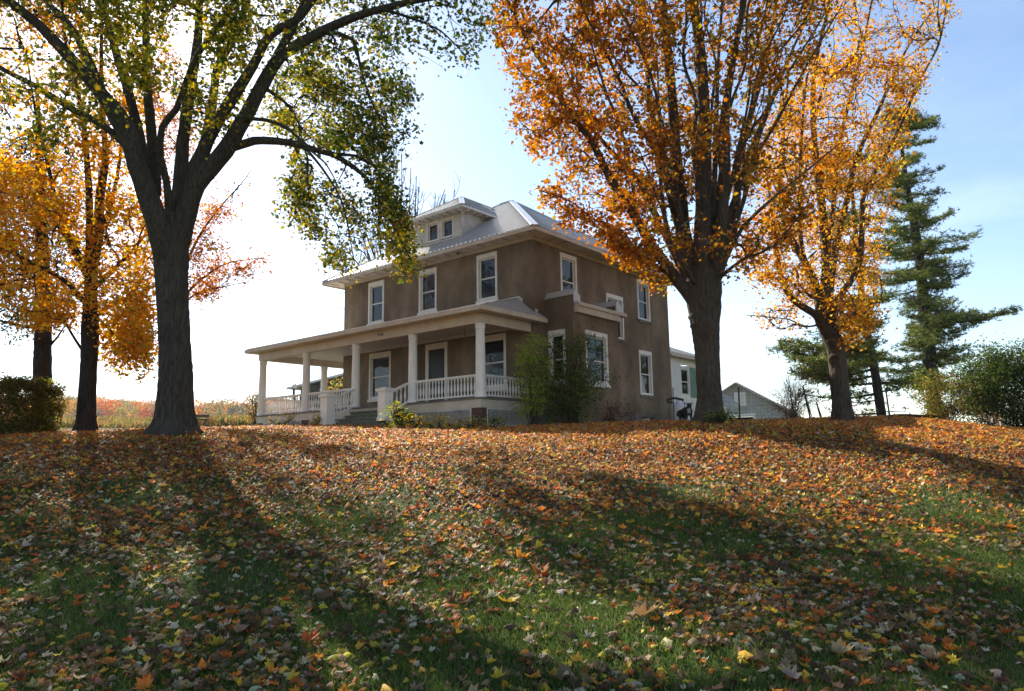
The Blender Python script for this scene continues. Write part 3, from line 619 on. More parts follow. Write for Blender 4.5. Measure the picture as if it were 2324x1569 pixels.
def pine(name, label, pts, rads, Y, seed, layers, base):
    T = Tree(name, label, 'tree', base, Y, seed, M['bark_dark']); T.trunk(pts, rads, 1.2, n=14)
    r_ = T.r; tw = []; tufts = []
    for (x0, y0, x1, y1, dy) in layers:                       # every bough of the pine, drawn out with side twigs
        a = px(x0, y0, Y); b = px(x0 + (x1 - x0) * r_.uniform(.72, 1.08), y1 + r_.uniform(-20, 12), Y + dy + r_.uniform(-1, 1)); mid = (a + b) / 2; mid[2] += -.10 * np.linalg.norm(b - a) + .1; C = catmull([a, mid, b], .35)
        L_ = np.linalg.norm(b - a); n = len(C); dens = r_.uniform(.35, 1.7); vs_ = r_.uniform(.05, .16); tw.append((C, np.linspace(.02 + .012 * L_, .012, n)))
        side = np.cross((b - a) / L_, (0, 0, 1))
        for i in range(int(n * .2), n):
            for sgn in (-1, 1):
                for q in range(2):
                    l2 = min(.28 * L_, 1.5) * (1 - .55 * i / n) * r_.uniform(.5, 1.2); e = C[i] + side * sgn * l2 * .9 + (b - a) / L_ * l2 * .55 + np.array((0, 0, r_.normal() * .08 + .10 * l2)) + r_.normal(size=3) * .06
                    m_ = max(2, int(l2 / .3)); S = np.linspace(C[i], e, m_ + 1); tw.append((S, np.linspace(.012, .006, m_ + 1)))
                    for k in range(int((l2 * 9 + 2) * dens)): tufts.append(C[i] + (e - C[i]) * r_.uniform(.15, 1.1) + r_.normal(size=3) * np.array((.13, .13, vs_)) + (0, 0, .05))
    for C, rad in tw: T.tubes.append((C, rad, 4))
    T.wood('trunk')
    Pt = np.array(tufts); N = len(Pt); K = 7
    d = r_.normal(size=(N, K, 3)); d[..., 2] = d[..., 2] * .7 + .3; d /= np.linalg.norm(d, axis=2)[..., None]; ln = r_.uniform(.12, .30, (N, K, 1))
    sdv = np.cross(d, r_.normal(size=(N, K, 3))); sdv /= np.linalg.norm(sdv, axis=2)[..., None]
    c0 = Pt[:, None]; V = np.stack([c0 - sdv * .022, c0 + sdv * .022, c0 + d * ln], 2).reshape(-1, 3) - T.base
    col = np.repeat(pick([(.10, .135, .025), (.165, .195, .03), (.30, .31, .045), (.055, .08, .02)], [3, 3, 1.4, 1.6], N, r_), K * 3, 0)
    me = np_mesh('crown', V, np.arange(len(V)), np.full(len(V) // 3, 3), col); link('crown', me, M['needle'], T.o)

def pines():
    r_ = np.random.default_rng(5)
    tx = lambda y: np.interp(y, [250, 380, 463, 574, 707, 796, 960], [2038, 2052, 2066, 2085, 2098, 2109, 2120])
    lay = []
    spec = [(270, 2000, 2075), (290, 1990, 2140), (330, 1985, 2105), (365, 1990, 2090), (400, 2005, 2130), (415, 1990, 2110), (440, 1985, 2150), (470, 2005, 2120), (495, 1995, 2110), (520, 1975, 2175), (545, 1965, 2205),
            (575, 1960, 2180), (600, 1955, 2205), (625, 1950, 2140), (655, 1990, 2190), (690, 2050, 2160), (700, 2048, 2220), (725, 2060, 2285), (745, 2065, 2180), (765, 2070, 2230), (790, 2030, 2230), (808, 1975, 2200), (830, 2000, 2190), (855, 2060, 2200), (880, 2060, 2170)]
    for y, xl, xr in spec:
        t = tx(y)
        lay.append((t, y + 4, xl, y + r_.uniform(-2, 12), r_.uniform(-1, 1))); lay.append((t, y, xr, y + r_.uniform(-14, 4), r_.uniform(-1, 1)))
        for _ in range(3):
            a = r_.uniform(.25, .7); s_ = r_.choice([-1, 1]); lay.append((t, y + r_.uniform(-10, 10), t + (xr - t if s_ > 0 else xl - t) * a, y + r_.uniform(-12, 8), r_.uniform(-3.5, 3.5)))
    pine('tall_pine_tree', 'tall straight pine with layered green boughs at the far right', [(2122, 975), (2109, 796), (2098, 707), (2085, 574), (2066, 463), (2052, 380), (2040, 262)], [.42, .38, .34, .28, .2, .14, .04], 44, 71, lay, (2122, 970))
    tx2 = lambda y: np.interp(y, [300, 716, 871, 955], [1925, 1961, 1990, 2005]); lay = []
    spec = [(360, 1880, 2000), (430, 1870, 2020), (500, 1870, 2010), (560, 1880, 2020), (620, 1880, 2020), (690, 1900, 2020), (740, 1890, 2000), (780, 1745, 2010), (795, 1770, 1985), (815, 1760, 2010), (835, 1780, None), (850, 1830, None), (868, 1800, 2080), (890, 1830, 2090), (905, 1880, None), (935, 1860, 2050)]
    for y, xl, xr in spec:
        t = tx2(y); lay.append((t, y + 3, xl, y + r_.uniform(-6, 6), r_.uniform(-1.5, 1.5)))
        if xr: lay.append((t, y, xr, y + r_.uniform(-8, 4), r_.uniform(-1.5, 1.5)))
        if y < 830:
            for _ in range(2): lay.append((t, y + r_.uniform(-8, 8), t + (xl - t) * r_.uniform(.2, .8), y + r_.uniform(-8, 8), r_.uniform(-3, 3)))
    pine('slim_leaning_pine_tree', 'slim leaning pine with long bare lower boughs behind the leaning maple', [(2007, 965), (1990, 871), (1976, 790), (1961, 716), (1945, 560), (1925, 330)], [.22, .20, .18, .17, .12, .04], 34, 72, lay, (2007, 960))
    # dark drooping evergreen at the far left
    T = Tree('dark_spruce_tree', 'dark trunked spruce with drooping boughs behind the clipped hedge at far left', 'tree', (95, 975), 26, 73, M['bark_dark'])
    T.trunk([(95, 980), (96, 900), (97, 800), (99, 700), (95, 560), (90, 400), (85, 200)], [.34, .31, .29, .27, .22, .16, .05], 1.4, n=16)
    T.limb([(98, 800), (115, 782), (131, 765), (150, 735)], .08, .02, n=8); C1 = T.limb([(99, 745), (50, 740), (0, 728), (-60, 720)], .08, .03, n=8)
    for k in range(26):
        y = 300 + k * 17; s_ = 1 if k % 2 else -1; T.limb([(96, y), (96 + s_ * 50, y + 10), (96 + s_ * r_.uniform(70, 110), y + 45)], .05, .012, (0, r_.uniform(-3, 3)), n=5)
    A = cloud([([(-20, 300), (160, 300), (190, 560), (140, 690), (100, 740), (20, 760), (-20, 740)], 300, 2.2, 0)], T.Y, T.r); T.grow(A, k=.6, droop=.4, minr=.006); T.wood('trunk')
    P = np.vstack([C[-1] + T.r.normal(size=(26, 3)) * (.16, .16, .28) for C, *_ in T.br]); n = len(P)
    leaves('crown', P - T.base, np.full(n, .16), pick([(.02, .035, .012), (.035, .05, .015)], [1, 1], n, T.r), 'tri', M['needle'], T.o, sd_=4)
pines()

# ------------------------------------------------------------------ bushes and small plants
def bush(name, label, cat, x, y, Y, rx, ry, h, n, size, cols, wts, seed, kind='tri', stems=14, shell=.5, boxy=False, clump=40, crad=.22, group=None, arch=0.0, mat=None, bark=None, stemr=.012, fill=True):
    r_ = np.random.default_rng(seed); b = px(x, y, Y); b[2] = gz1(b[0], b[1]) - .02
    o = tag(empty(name, b), label, cat, group); S = []
    q = r_.normal(size=(clump, 3)); q /= np.linalg.norm(q, axis=1)[:, None]; rad = r_.uniform(shell, 1, (clump, 1)) ** .7; C = q * rad
    if boxy: C = r_.uniform(-1, 1, (clump, 3)); jx = r_.integers(0, 3, clump); C[np.arange(clump), jx] = np.sign(C[np.arange(clump), jx]) * r_.uniform(.8, 1.02, clump)
    C = C * (rx, ry, h / 2) + (0, 0, h * .52); C[:, 2] = np.maximum(C[:, 2], .06 * h)
    if arch: C[:, 2] *= 1
    k = r_.integers(0, clump, n); P = C[k] + r_.normal(size=(n, 3)) * crad * np.array((1, 1, .8)); P[:, 2] = np.maximum(P[:, 2], .02)
    mb = MB()
    for i in range(min(stems, clump)):
        e = C[i * clump // max(stems, 1) % clump]; s0 = np.array((r_.normal() * rx * .15, r_.normal() * ry * .15, -.1)); m_ = (s0 + e) / 2 + (0, 0, .15 * h) + r_.normal(size=3) * .05
        mb.tube(catmull([s0, m_, e], .15), stemr if np.isscalar(stemr) else stemr[0], 5)
        for _ in range(3): mb.tube([m_, (m_ + e) / 2 + r_.normal(size=3) * .12, e + r_.normal(size=3) * crad * 1.2], stemr * .5, 4)
    mb.build('stem', bark or M['bark_dark'], o)
    if n: leaves('foliage', P, size * np.exp(r_.normal(size=n) * .25), pick(cols, wts, n, r_), kind, mat or M['leaf'], o, sd_=seed)
    return o

GR = [(.07, .12, .018), (.12, .17, .028), (.24, .24, .04), (.04, .07, .013)]
bush('lilac_bush', 'large loose green bush growing in front of the bay window', 'bush', 1296, 968, 24.6, 1.5, 1.0, 3.25, 6600, .105, GR, [3, 4, .8, 2], 1, stems=26, clump=110, crad=.2, shell=.25)
bush('arching_sapling', 'light green arching sapling between the porch end and the bay window', 'bush', 1210, 966, 23.4, .55, .45, 3.2, 2000, .11, [(.20, .30, .04), (.30, .38, .05), (.40, .36, .05)], [3, 3, 1.2], 2, stems=14, clump=34, crad=.17, shell=.3)
bush('red_barberry_bush', 'low reddish bush at the foot of the wall right of the green bush', 'bush', 1405, 968, 26.5, .55, .4, .85, 700, .07, [(.16, .04, .025), (.22, .09, .03), (.10, .06, .02)], [3, 2, 2], 3, stems=8, clump=20, crad=.13)
YB = [(.55, .48, .05), (.62, .38, .05), (.30, .34, .05), (.60, .24, .06), (.20, .28, .04)]
for i, (x, y, Y, rx, h, n, wts, lab) in enumerate([
    (905, 972, 23.0, .42, .95, 420, (2, .5, 3, .2, 3), 'green-yellow bush touching the right stair post'),
    (945, 976, 22.6, .38, .50, 300, (3, 2.5, 1, 1.5, 1), 'low yellow-orange bush right of the stair post bush'),
    (985, 977, 22.4, .36, .45, 300, (4, 2, 1, .6, 1), 'low yellow bush in front of the porch lattice'),
    (1030, 977, 22.2, .34, .42, 260, (3, 2, 1, 1, 1), 'small yellow plant before the brick pier'),
    (1062, 978, 22.2, .32, .36, 200, (3, 3, 1, 1, .6), 'small golden plant left of the brick pier'),
    (1118, 975, 22.6, .34, .40, 260, (.3, .5, 2, .4, 5), 'low dark green plant under the right lattice'),
    (722, 977, 27.0, .34, .50, 260, (2, 4, .5, 2, .3), 'bright orange-yellow bush left of the steps'),
    (640, 979, 28.0, .60, .55, 260, (1.5, 1.5, 2, 1.5, 2), 'straggly bush in front of the left porch lattice')]):
    bush('garden_shrub', lab, 'bush', x, y, Y, rx, rx * .8, h, n, .085, YB, wts, 20 + i, stems=7, clump=18, crad=.12, group='small bushes along the porch foot')
bush('clipped_hedge', 'big brownish green clipped hedge at the left edge', 'hedge', 4, 990, 19.5, .95, .9, 1.46, 34000, .08, [(.11, .10, .02), (.18, .125, .025), (.24, .14, .03), (.06, .065, .015)], [3, 3, 1.5, 2], 5, stems=30, clump=520, crad=.10, boxy=True, shell=.3)
bush('yellow_sapling', 'bright yellow-green sapling in front of the dark trunk above the hedge', 'tree', 93, 962, 21.5, .30, .3, 1.75, 170, .15, [(.55, .60, .05), (.45, .55, .05)], [1, 1], 6, stems=9, clump=16, crad=.10, shell=.6)
bush('tan_shrub', 'pale tan thin shrub between the hedge and the slim orange maple', 'bush', 125, 972, 24, .45, .5, 1.7, 700, .06, [(.40, .34, .10), (.30, .30, .07)], [1, 1], 61, stems=14, clump=26, crad=.16)
bush('porch_side_sapling', 'thin sapling with few orange leaves just left of the porch end', 'tree', 583, 972, 34.5, .62, .6, 2.5, 520, .10, [(.50, .20, .04), (.20, .20, .05), (.40, .30, .05)], [2, 2, 2], 7, stems=22, clump=34, crad=.20, shell=.35)
bush('porch_back_bush', 'leafy orange-green bush seen through the porch posts', 'bush', 762, 955, 40, .7, .6, 2.6, 520, .14, [(.55, .30, .05), (.25, .30, .05)], [2, 2], 8, stems=10, clump=24, crad=.22)
bush('dense_green_bush', 'large dense dark green bush at the right edge', 'bush', 2322, 985, 25.5, 2.1, 1.6, 3.05, 38000, .095, [(.05, .08, .014), (.085, .12, .02), (.15, .17, .04), (.03, .05, .012)], [3, 3, 1, 3], 9, stems=40, clump=230, crad=.27, shell=.3)
bush('autumn_bush', 'mixed green and rusty bush left of the dense dark one', 'bush', 2150, 965, 25.5, 1.15, 1.0, 1.75, 5200, .085, [(.14, .17, .03), (.36, .16, .04), (.30, .27, .04), (.08, .11, .02)], [3, 1.8, 1.8, 2], 10, stems=30, clump=110, crad=.2, shell=.3)
bush('bare_purple_shrub', 'leafless brown-purple twiggy shrub behind the wire fence', 'bush', 1800, 962, 29, 1.15, .9, 2.0, 420, .06, [(.30, .16, .12), (.22, .20, .06)], [2, 1], 12, stems=110, clump=110, crad=.28, shell=.4, bark=M['bark_twig'], stemr=.007)
bush('leafy_sprouts', 'green leafy sprouts growing at the foot of the stout maple', 'plant', 1640, 966, 18.9, .5, .25, .34, 420, .075, [(.12, .20, .03), (.2, .26, .04), (.35, .3, .05)], [3, 2, 1], 14, stems=14, clump=22, crad=.08)
bush('rusty_weed_clump', 'small rusty weed clump at the foot of the dense green bush', 'bush', 2240, 968, 23.5, .35, .3, .42, 200, .07, [(.38, .16, .08), (.3, .2, .08)], [1, 1], 13, stems=10, clump=14, crad=.1)

# ------------------------------------------------------------------ farmhouse
YAW = -0.6951; HC = np.array((0.7781, 25.7286, 1.8882))
house = tag(empty('farmhouse', HC, YAW), 'two-storey brown stucco house with metal hip roof, dormer and white wraparound porch', 'house')
hc, hs = math.cos(YAW), math.sin(YAW)
def h2w(x, y, z): return np.array((HC[0] + x * hc - y * hs, HC[1] + x * hs + y * hc, HC[2] + z))
W_, D_, H_ = 11.15, 10.47, 6.11
GZ = -1.25
def holes_face(mb, u0, u1, z0, z1, holes, P, depth=.14):
    """wall face with real openings; P(u, d, z) gives the point, d into the wall"""
    us = sorted({u0, u1} | {h for q in holes for h in q[:2]}); zs = sorted({z0, z1} | {h for q in holes for h in q[2:]})
    for i in range(len(us) - 1):
        for j in range(len(zs) - 1):
            cu, cz = (us[i] + us[i + 1]) / 2, (zs[j] + zs[j + 1]) / 2
            if any(q[0] < cu < q[1] and q[2] < cz < q[3] for q in holes): continue
            mb.quad(P(us[i], 0, zs[j]), P(us[i + 1], 0, zs[j]), P(us[i + 1], 0, zs[j + 1]), P(us[i], 0, zs[j + 1]))
    for a, b, c, d in holes:
        for p, q in (((a, c), (b, c)), ((b, c), (b, d)), ((b, d), (a, d)), ((a, d), (a, c))):
            mb.quad(P(p[0], 0, p[1]), P(q[0], 0, q[1]), P(q[0], depth, q[1]), P(p[0], depth, p[1]))
Pf = lambda u, d, z: (u, d, z)            # front facade (looks to -y)
Ps = lambda u, d, z: (-d, u, z)           # side facade (looks to +x)
Pb = lambda u, d, z: (1.22 - d, u, z)     # bay front
Pe = lambda u, d, z: (u, .77 + d, z)      # bay end towards the porch
front = [(-9.39, -8.32, 3.93, 5.86), (-6.07, -5.0, 3.98, 5.83), (-2.75, -1.69, 3.98, 5.86), (-9.27, -7.82, .55, 2.62), (-5.65, -4.39, 0.0, 2.64), (-2.76, -1.31, .55, 2.62)]
side = [(1.77, 2.87, 4.0, 5.86), (7.59, 8.7, 3.96, 5.84), (5.0, 6.33, 2.85, 4.78), (7.52, 8.64, .57, 2.61), (7.45, 8.64, -.9, -.3)]
wl = MB()
holes_face(wl, -W_, 0, -.02, H_, front, Pf); holes_face(wl, 0, D_, -.22, H_, side[:4], Ps)
wl.quad((-W_, D_, 0), (-W_, 0, 0), (-W_, 0, H_), (-W_, D_, H_)); wl.quad((0, D_, GZ), (-W_, D_, GZ), (-W_, D_, H_), (0, D_, H_))
wl.build('wall', M['stucco'], house)
fd = MB(); holes_face(fd, 0, D_ + .05, GZ, -.22, side[4:], lambda u, d, z: (.05 - d, u, z)); fd.box(-W_ - .05, .05, .0, .3, GZ, -.03)
fd.quad((0, 0, -.22), (.05, 0, -.22), (.05, D_ + .05, -.22), (0, D_ + .05, -.22)); fd.quad((-W_, 0, GZ), (-W_, D_, GZ), (-W_, D_, 0.0), (-W_, 0, 0.0)); fd.box(-.3, .05, D_, D_ + .05, GZ, -.22)
fd.build('foundation', M['stucco2'], house)

def window(P, a, b, c, d, name='window', parent=None, sill=True, split=.5, panes=None, fr=.10, d0=.05, curtain=False, mats='paint', top=.18):
    """frame with casing, two sashes and glass, sunk in its opening"""
    def bx(mb, u0, u1, e0, e1, z0, z1):
        p = [P(u, e, z) for z in (z0, z1) for e in (e0, e1) for u in (u0, u1)]
        mb.add([p[0], p[1], p[3], p[2], p[4], p[5], p[7], p[6]], [(0, 3, 2, 1), (4, 5, 6, 7), (0, 1, 5, 4), (1, 2, 6, 5), (2, 3, 7, 6), (3, 0, 4, 7)])
    mb = MB(); e = .003
    bx(mb, a + e, a + fr, -.02, d0 + .06, c + .05, d - e); bx(mb, b - fr, b - e, -.02, d0 + .06, c + .05, d - e)
    bx(mb, a + fr, b - fr, -.024, d0 + .06, d - top, d - e); bx(mb, a + fr, b - fr, -.015, d0 + .07, c + .05, c + .12)
    i0, i1, j0, j1 = a + fr, b - fr, c + .12, d - top; zm = j0 + (j1 - j0) * split; s_ = .045
    for (u0, u1, z0, z1) in ((i0, i0 + s_, j0, j1), (i1 - s_, i1, j0, j1), (i0 + s_, i1 - s_, j0, j0 + s_), (i0 + s_, i1 - s_, j1 - s_, j1), (i0 + s_, i1 - s_, zm - .025, zm + .025)):
        bx(mb, u0, u1, d0 + .03, d0 + .075, z0, z1)
    wdw = mb.build(name, M[mats], parent or house)
    g1 = MB(); g1.quad(P(i0, d0 + .055, zm), P(i1, d0 + .055, zm), P(i1, d0 + .055, j1), P(i0, d0 + .055, j1)); g1.build('pane', M['glass'], wdw)
    g2 = MB(); g2.quad(P(i0, d0 + .06, j0), P(i1, d0 + .06, j0), P(i1, d0 + .06, zm), P(i0, d0 + .06, zm)); g2.build('pane', M['glass'], wdw)
    if curtain:
        k = MB(); k.quad(P(i0 + .06, d0 + .05, j0 + .05), P((i0 + i1) / 2 + .12, d0 + .05, j0 + .05), P((i0 + i1) / 2 - .1, d0 + .05, zm - .1), P(i0 + .06, d0 + .05, zm)); k.build('curtain', M['curtain'], wdw)
    if sill:
        k = MB(); bx(k, a - .04, b + .04, -.05, d0, c - .08, c + .05); k.build('sill', M['stucco2'] if sill == 2 else M[mats], wdw)
    return wdw
for i, q in enumerate(front):
    if i == 4: continue
    window(Pf, *q, sill=True)
for i, q in enumerate(side[:4]): window(Ps, *q, sill=2, curtain=(i == 3), split=.5 if i else .42)
window(lambda u, d, z: (.05 - d, u, z), *side[4], sill=False, fr=.05, top=.06, mats='stucco2')
# bay
bay = MB()
bf = (1.52, 3.03, .62, 2.62); be = (.10, .87, .62, 2.6)
holes_face(bay, .77, 3.87, -.22, 3.50, [bf], Pb); holes_face(bay, 0, 1.22, -.22, 3.80, [be], Pe)
bay.quad((1.22, 3.87, -.22), (0, 3.87, -.22), (0, 3.87, 3.8), (1.22, 3.87, 3.8))
bay.box(-.02, 1.222, .768, 1.0, 3.50, 3.80); bay.box(-.02, 1.222, 3.64, 3.872, 3.50, 3.80)
bay.box(0.03, 1.25, .74, .80, GZ, -.24); bay.box(1.20, 1.26, .80, 3.84, GZ, -.24); bay.box(0.03, 1.25, 3.84, 3.90, GZ, -.24)
bay_o = bay.build('bay', M['stucco'], house)
window(Pb, *bf, name='bay_window', parent=bay_o, split=.46); window(Pe, *be, name='bay_window', parent=bay_o, split=.46)
br = MB(); br.prism([(1.40, .84, 3.53), (1.40, 4.2, 3.53), (0, 4.2, 3.86), (0, .84, 3.86)], (0, 0, .04)); br.box(1.22, 1.38, .86, 3.75, 3.18, 3.42); br.box(1.22, 1.44, .86, 4.22, 3.42, 3.53)
br.build('bay_cornice', M['tan_trim'], bay_o)
for yy in (.885, 3.755):
    k = MB(); k.prism([(1.32, yy - .2, 3.80), (1.32, yy + .2, 3.80), (1.32, yy + .03, 4.06), (1.32, yy - .03, 4.06)], (-1.32, 0, 0)); k.box(1.32, 1.36, yy - .2, yy + .2, 3.52, 3.82)
    k.build('parapet_cap', M['roof'], bay_o)

# main roof
o_ = .73; He = 6.17; SL = .66
def ribs(mb, a, b, c, d, pitch=.24, wr=.06, hr=.05, n=(0, 0, 1)):
    """raised ribs on the plane a b (eave) - c d (top edge), running from eave to top"""
    a, b, c, d = map(Vector, (a, b, c, d)); L_ = (b - a).length; k = int(L_ / pitch); e = (b - a).normalized()
    upv = (b - a).cross(d - a).normalized()
    if upv.z < 0: upv = -upv
    sl = e.cross(upv).normalized()
    if sl.dot(((c + d) / 2) - ((a + b) / 2)) < 0: sl = -sl
    A0 = 0.0; D0 = (d - a).dot(e); C0 = (c - a).dot(e); Ht = (d - a).dot(sl)
    for i in range(1, k):
        u = L_ * i / k
        if u < D0: v = Ht * u / max(D0, 1e-6)
        elif u > C0: v = Ht * (L_ - u) / max(L_ - C0, 1e-6)
        else: v = Ht
        if v < .15: continue
        p = a + e * u - sl * .01; q = a + e * u + sl * (v - .02); mb.bar(p + upv * (hr * .5 + .002), q + upv * (hr * .5 + .002), wr, hr, upv)
x0, x1, y0, y1 = -W_ - o_, o_, -o_, D_ + o_; hh = (y1 - y0) / 2; zr = He + hh * SL; rx0, rx1, ym = x0 + hh, x1 - hh, (y0 + y1) / 2
A_, B_, C_, D2 = (x0, y0, He), (x1, y0, He), (x1, y1, He), (x0, y1, He); R0, R1 = (rx0, ym, zr), (rx1, ym, zr)
rf = MB()
rf.add([A_, B_, C_, D2, R0, R1], [(0, 1, 5, 4), (1, 2, 5), (2, 3, 4, 5), (3, 0, 4)])
ribs(rf, A_, B_, R1, R0); ribs(rf, B_, C_, R1, R1); ribs(rf, D2, A_, R0, R0)
roof_o = rf.build('roof', M['roof'], house)
cp = MB()
for p, q in ((B_, R1), (A_, R0), (C_, R1), (D2, R0), (R0, R1)): cp.bar(Vector(p) + Vector((0, 0, .03)), Vector(q) + Vector((0, 0, .03)), .26, .035)
cp.build('hip_cap', M['cap'], roof_o)
ev = MB()
ev.box(x0, x1, y0 - .02, y0 + .02, He - .13, He - .005); ev.box(x1 - .02, x1 + .02, y0 + .02, y1, He - .13, He - .005); ev.box(x0 - .02, x0 + .02, y0 + .02, y1, He - .13, He - .005)
ev.box(x0 + .02, x1 - .02, y0 + .02, 0, H_ - .0, H_ + .03); ev.box(0, x1 - .02, 0, y1, H_, H_ + .03); ev.box(x0 + .02, -W_, 0, y1, H_, H_ + .03)
ev.box(-W_ - .03, .03, -.03, -.003, H_ - .13, H_); ev.box(.003, .03, -.003, D_ + .03, H_ - .13, H_)
for k in range(20): ev.box(x0 + .3 + k * .62, x0 + .38 + k * .62, y0 + .05, -.06, H_ - .045, H_)
for k in range(19): ev.box(.06, x1 - .05, y0 + .35 + k * .62, y0 + .43 + k * .62, H_ - .045, H_)
ev.build('eaves', M['tan_trim'], house)
k = MB(); k.lathe([(.09, 0), (.09, -.03), (.06, -.09), (.02, -.12)], 12, (-3.5, -.30, H_ - .0)); k.build('eave_lamp', M['stucco2'], house)
k = MB(); k.box(-10.65, -9.70, 2.6, 3.4, 6.9, 9.35); k.box(-10.72, -9.63, 2.53, 3.47, 9.35, 9.5); k.build('chimney', M['brick'], roof_o)
# dormer
dm = MB(); dx0, dx1, dy = -7.13, -4.27, .77; dz0, dz1 = 7.12, 8.32
dw = [(-6.42, -5.66, 7.24, 8.16), (-5.54, -4.78, 7.24, 8.16)]
lap = .115
def lap_wall(mb, P, u0, u1, z0, z1, holes=(), lap=.115, lipd=.026):
    z = z0
    while z < z1 - 1e-4:
        t = min(z + lap, z1); us = [(u0, u1)]
        for a, b, c, d in holes:
            if c < t - .01 and d > z + .01: us = [s for (p, q) in us for s in ((p, min(a, q)), (max(b, p), q)) if s[1] - s[0] > .01]
        for p, q in us:
            mb.quad(P(p, -lipd, z), P(q, -lipd, z), P(q, 0, t), P(p, 0, t)); mb.quad(P(p, -lipd, z), P(p, 0, z), P(q, 0, z), P(q, -lipd, z))
        z = t
Pd = lambda u, d, z: (u, dy + d, z)
lap_wall(dm, Pd, dx0, dx1, dz0, dz1, dw)
z = dz0
while z < dz1:                                         # cheeks, cut along the main roof
    t = min(z + lap, dz1); ya = (z - He) / SL - o_; yb = (t - He) / SL - o_
    for X, s_ in ((dx1, 1), (dx0, -1)): dm.quad((X + .016 * s_, dy, z), (X + .016 * s_, ya, z), (X, yb, t), (X, dy, t))
    z = t
dm.box(dx1 - .04, dx1 + .03, dy - .03, dy + .05, dz0 + .02, dz1); dm.box(dx0 - .03, dx0 + .04, dy - .03, dy + .05, dz0 + .02, dz1); dm.box(-6.5, -4.7, dy - .03, dy + .03, 7.16, 7.24); dm.box(-6.5, -4.7, dy - .03, dy + .03, 8.16, 8.27)
dorm = dm.build('dormer', M['siding'], house)
for q in dw: window(Pd, *q, name='dormer_window', parent=dorm, sill=False, fr=.07, top=.07, split=.02)
oe = .45; e0, e1, ef, ez = dx0 - oe, dx1 + oe, dy - oe, 8.34; hx = (e1 - e0) / 2; zp = ez + hx * SL; cxm = (e0 + e1) / 2
yr = lambda z: (z - He) / SL - o_
Fl, Fr, Bk0, Bk1, Pk, Rk = (e0, ef, ez), (e1, ef, ez), (e0, yr(ez), ez), (e1, yr(ez), ez), (cxm, ef + hx, zp), (cxm, yr(zp), zp)
k = MB(); k.add([Fl, Fr, Bk1, Bk0, Pk, Rk], [(0, 1, 4), (1, 2, 5, 4), (3, 0, 4, 5)]); ribs(k, Fl, Fr, Pk, Pk)
for i in range(1, 14):
    y = ef + i * .24
    for s_, e in ((1, e1), (-1, e0)):
        zt = ez + SL * min(hx, (y - ef)); zb = ez if y < yr(ez) else He + (y + o_) * SL
        if zt > zb + .08: k.bar((e - s_ * (zb - ez) / SL, y, zb + .015), (e - s_ * (zt - ez) / SL, y, zt + .012), .035, .02)
k.build('dormer_roof', M['roof'], dorm)
k = MB()
for p, q in ((Fl, Pk), (Fr, Pk), (Pk, Rk)): k.bar(Vector(p) + Vector((0, 0, .03)), Vector(q) + Vector((0, 0, .03)), .22, .03)
k.build('dormer_hip_cap', M['cap'], dorm)
k = MB(); k.box(e0, e1, ef - .015, ef + .015, ez - .09, ez - .004); k.box(e1 - .015, e1 + .015, ef + .015, yr(ez), ez - .09, ez - .004); k.box(e0 - .015, e0 + .015, ef + .015, yr(ez), ez - .09, ez - .004)
k.box(e0 + .02, e1 - .02, ef + .02, dy, ez - .06, ez - .03); k.box(dx1, e1 - .02, dy, yr(ez) - .1, ez - .06, ez - .03); k.box(e0 + .02, dx0, dy, yr(ez) - .1, ez - .06, ez - .03)
for i in range(9): k.box(e0 + .2 + i * .4, e0 + .27 + i * .4, ef + .04, dy - .02, ez - .14, ez - .06)
for i in range(5): k.box(dx1 + .02, e1 - .04, ef + .35 + i * .4, ef + .42 + i * .4, ez - .14, ez - .06)
k.build('dormer_eaves', M['siding'], dorm)

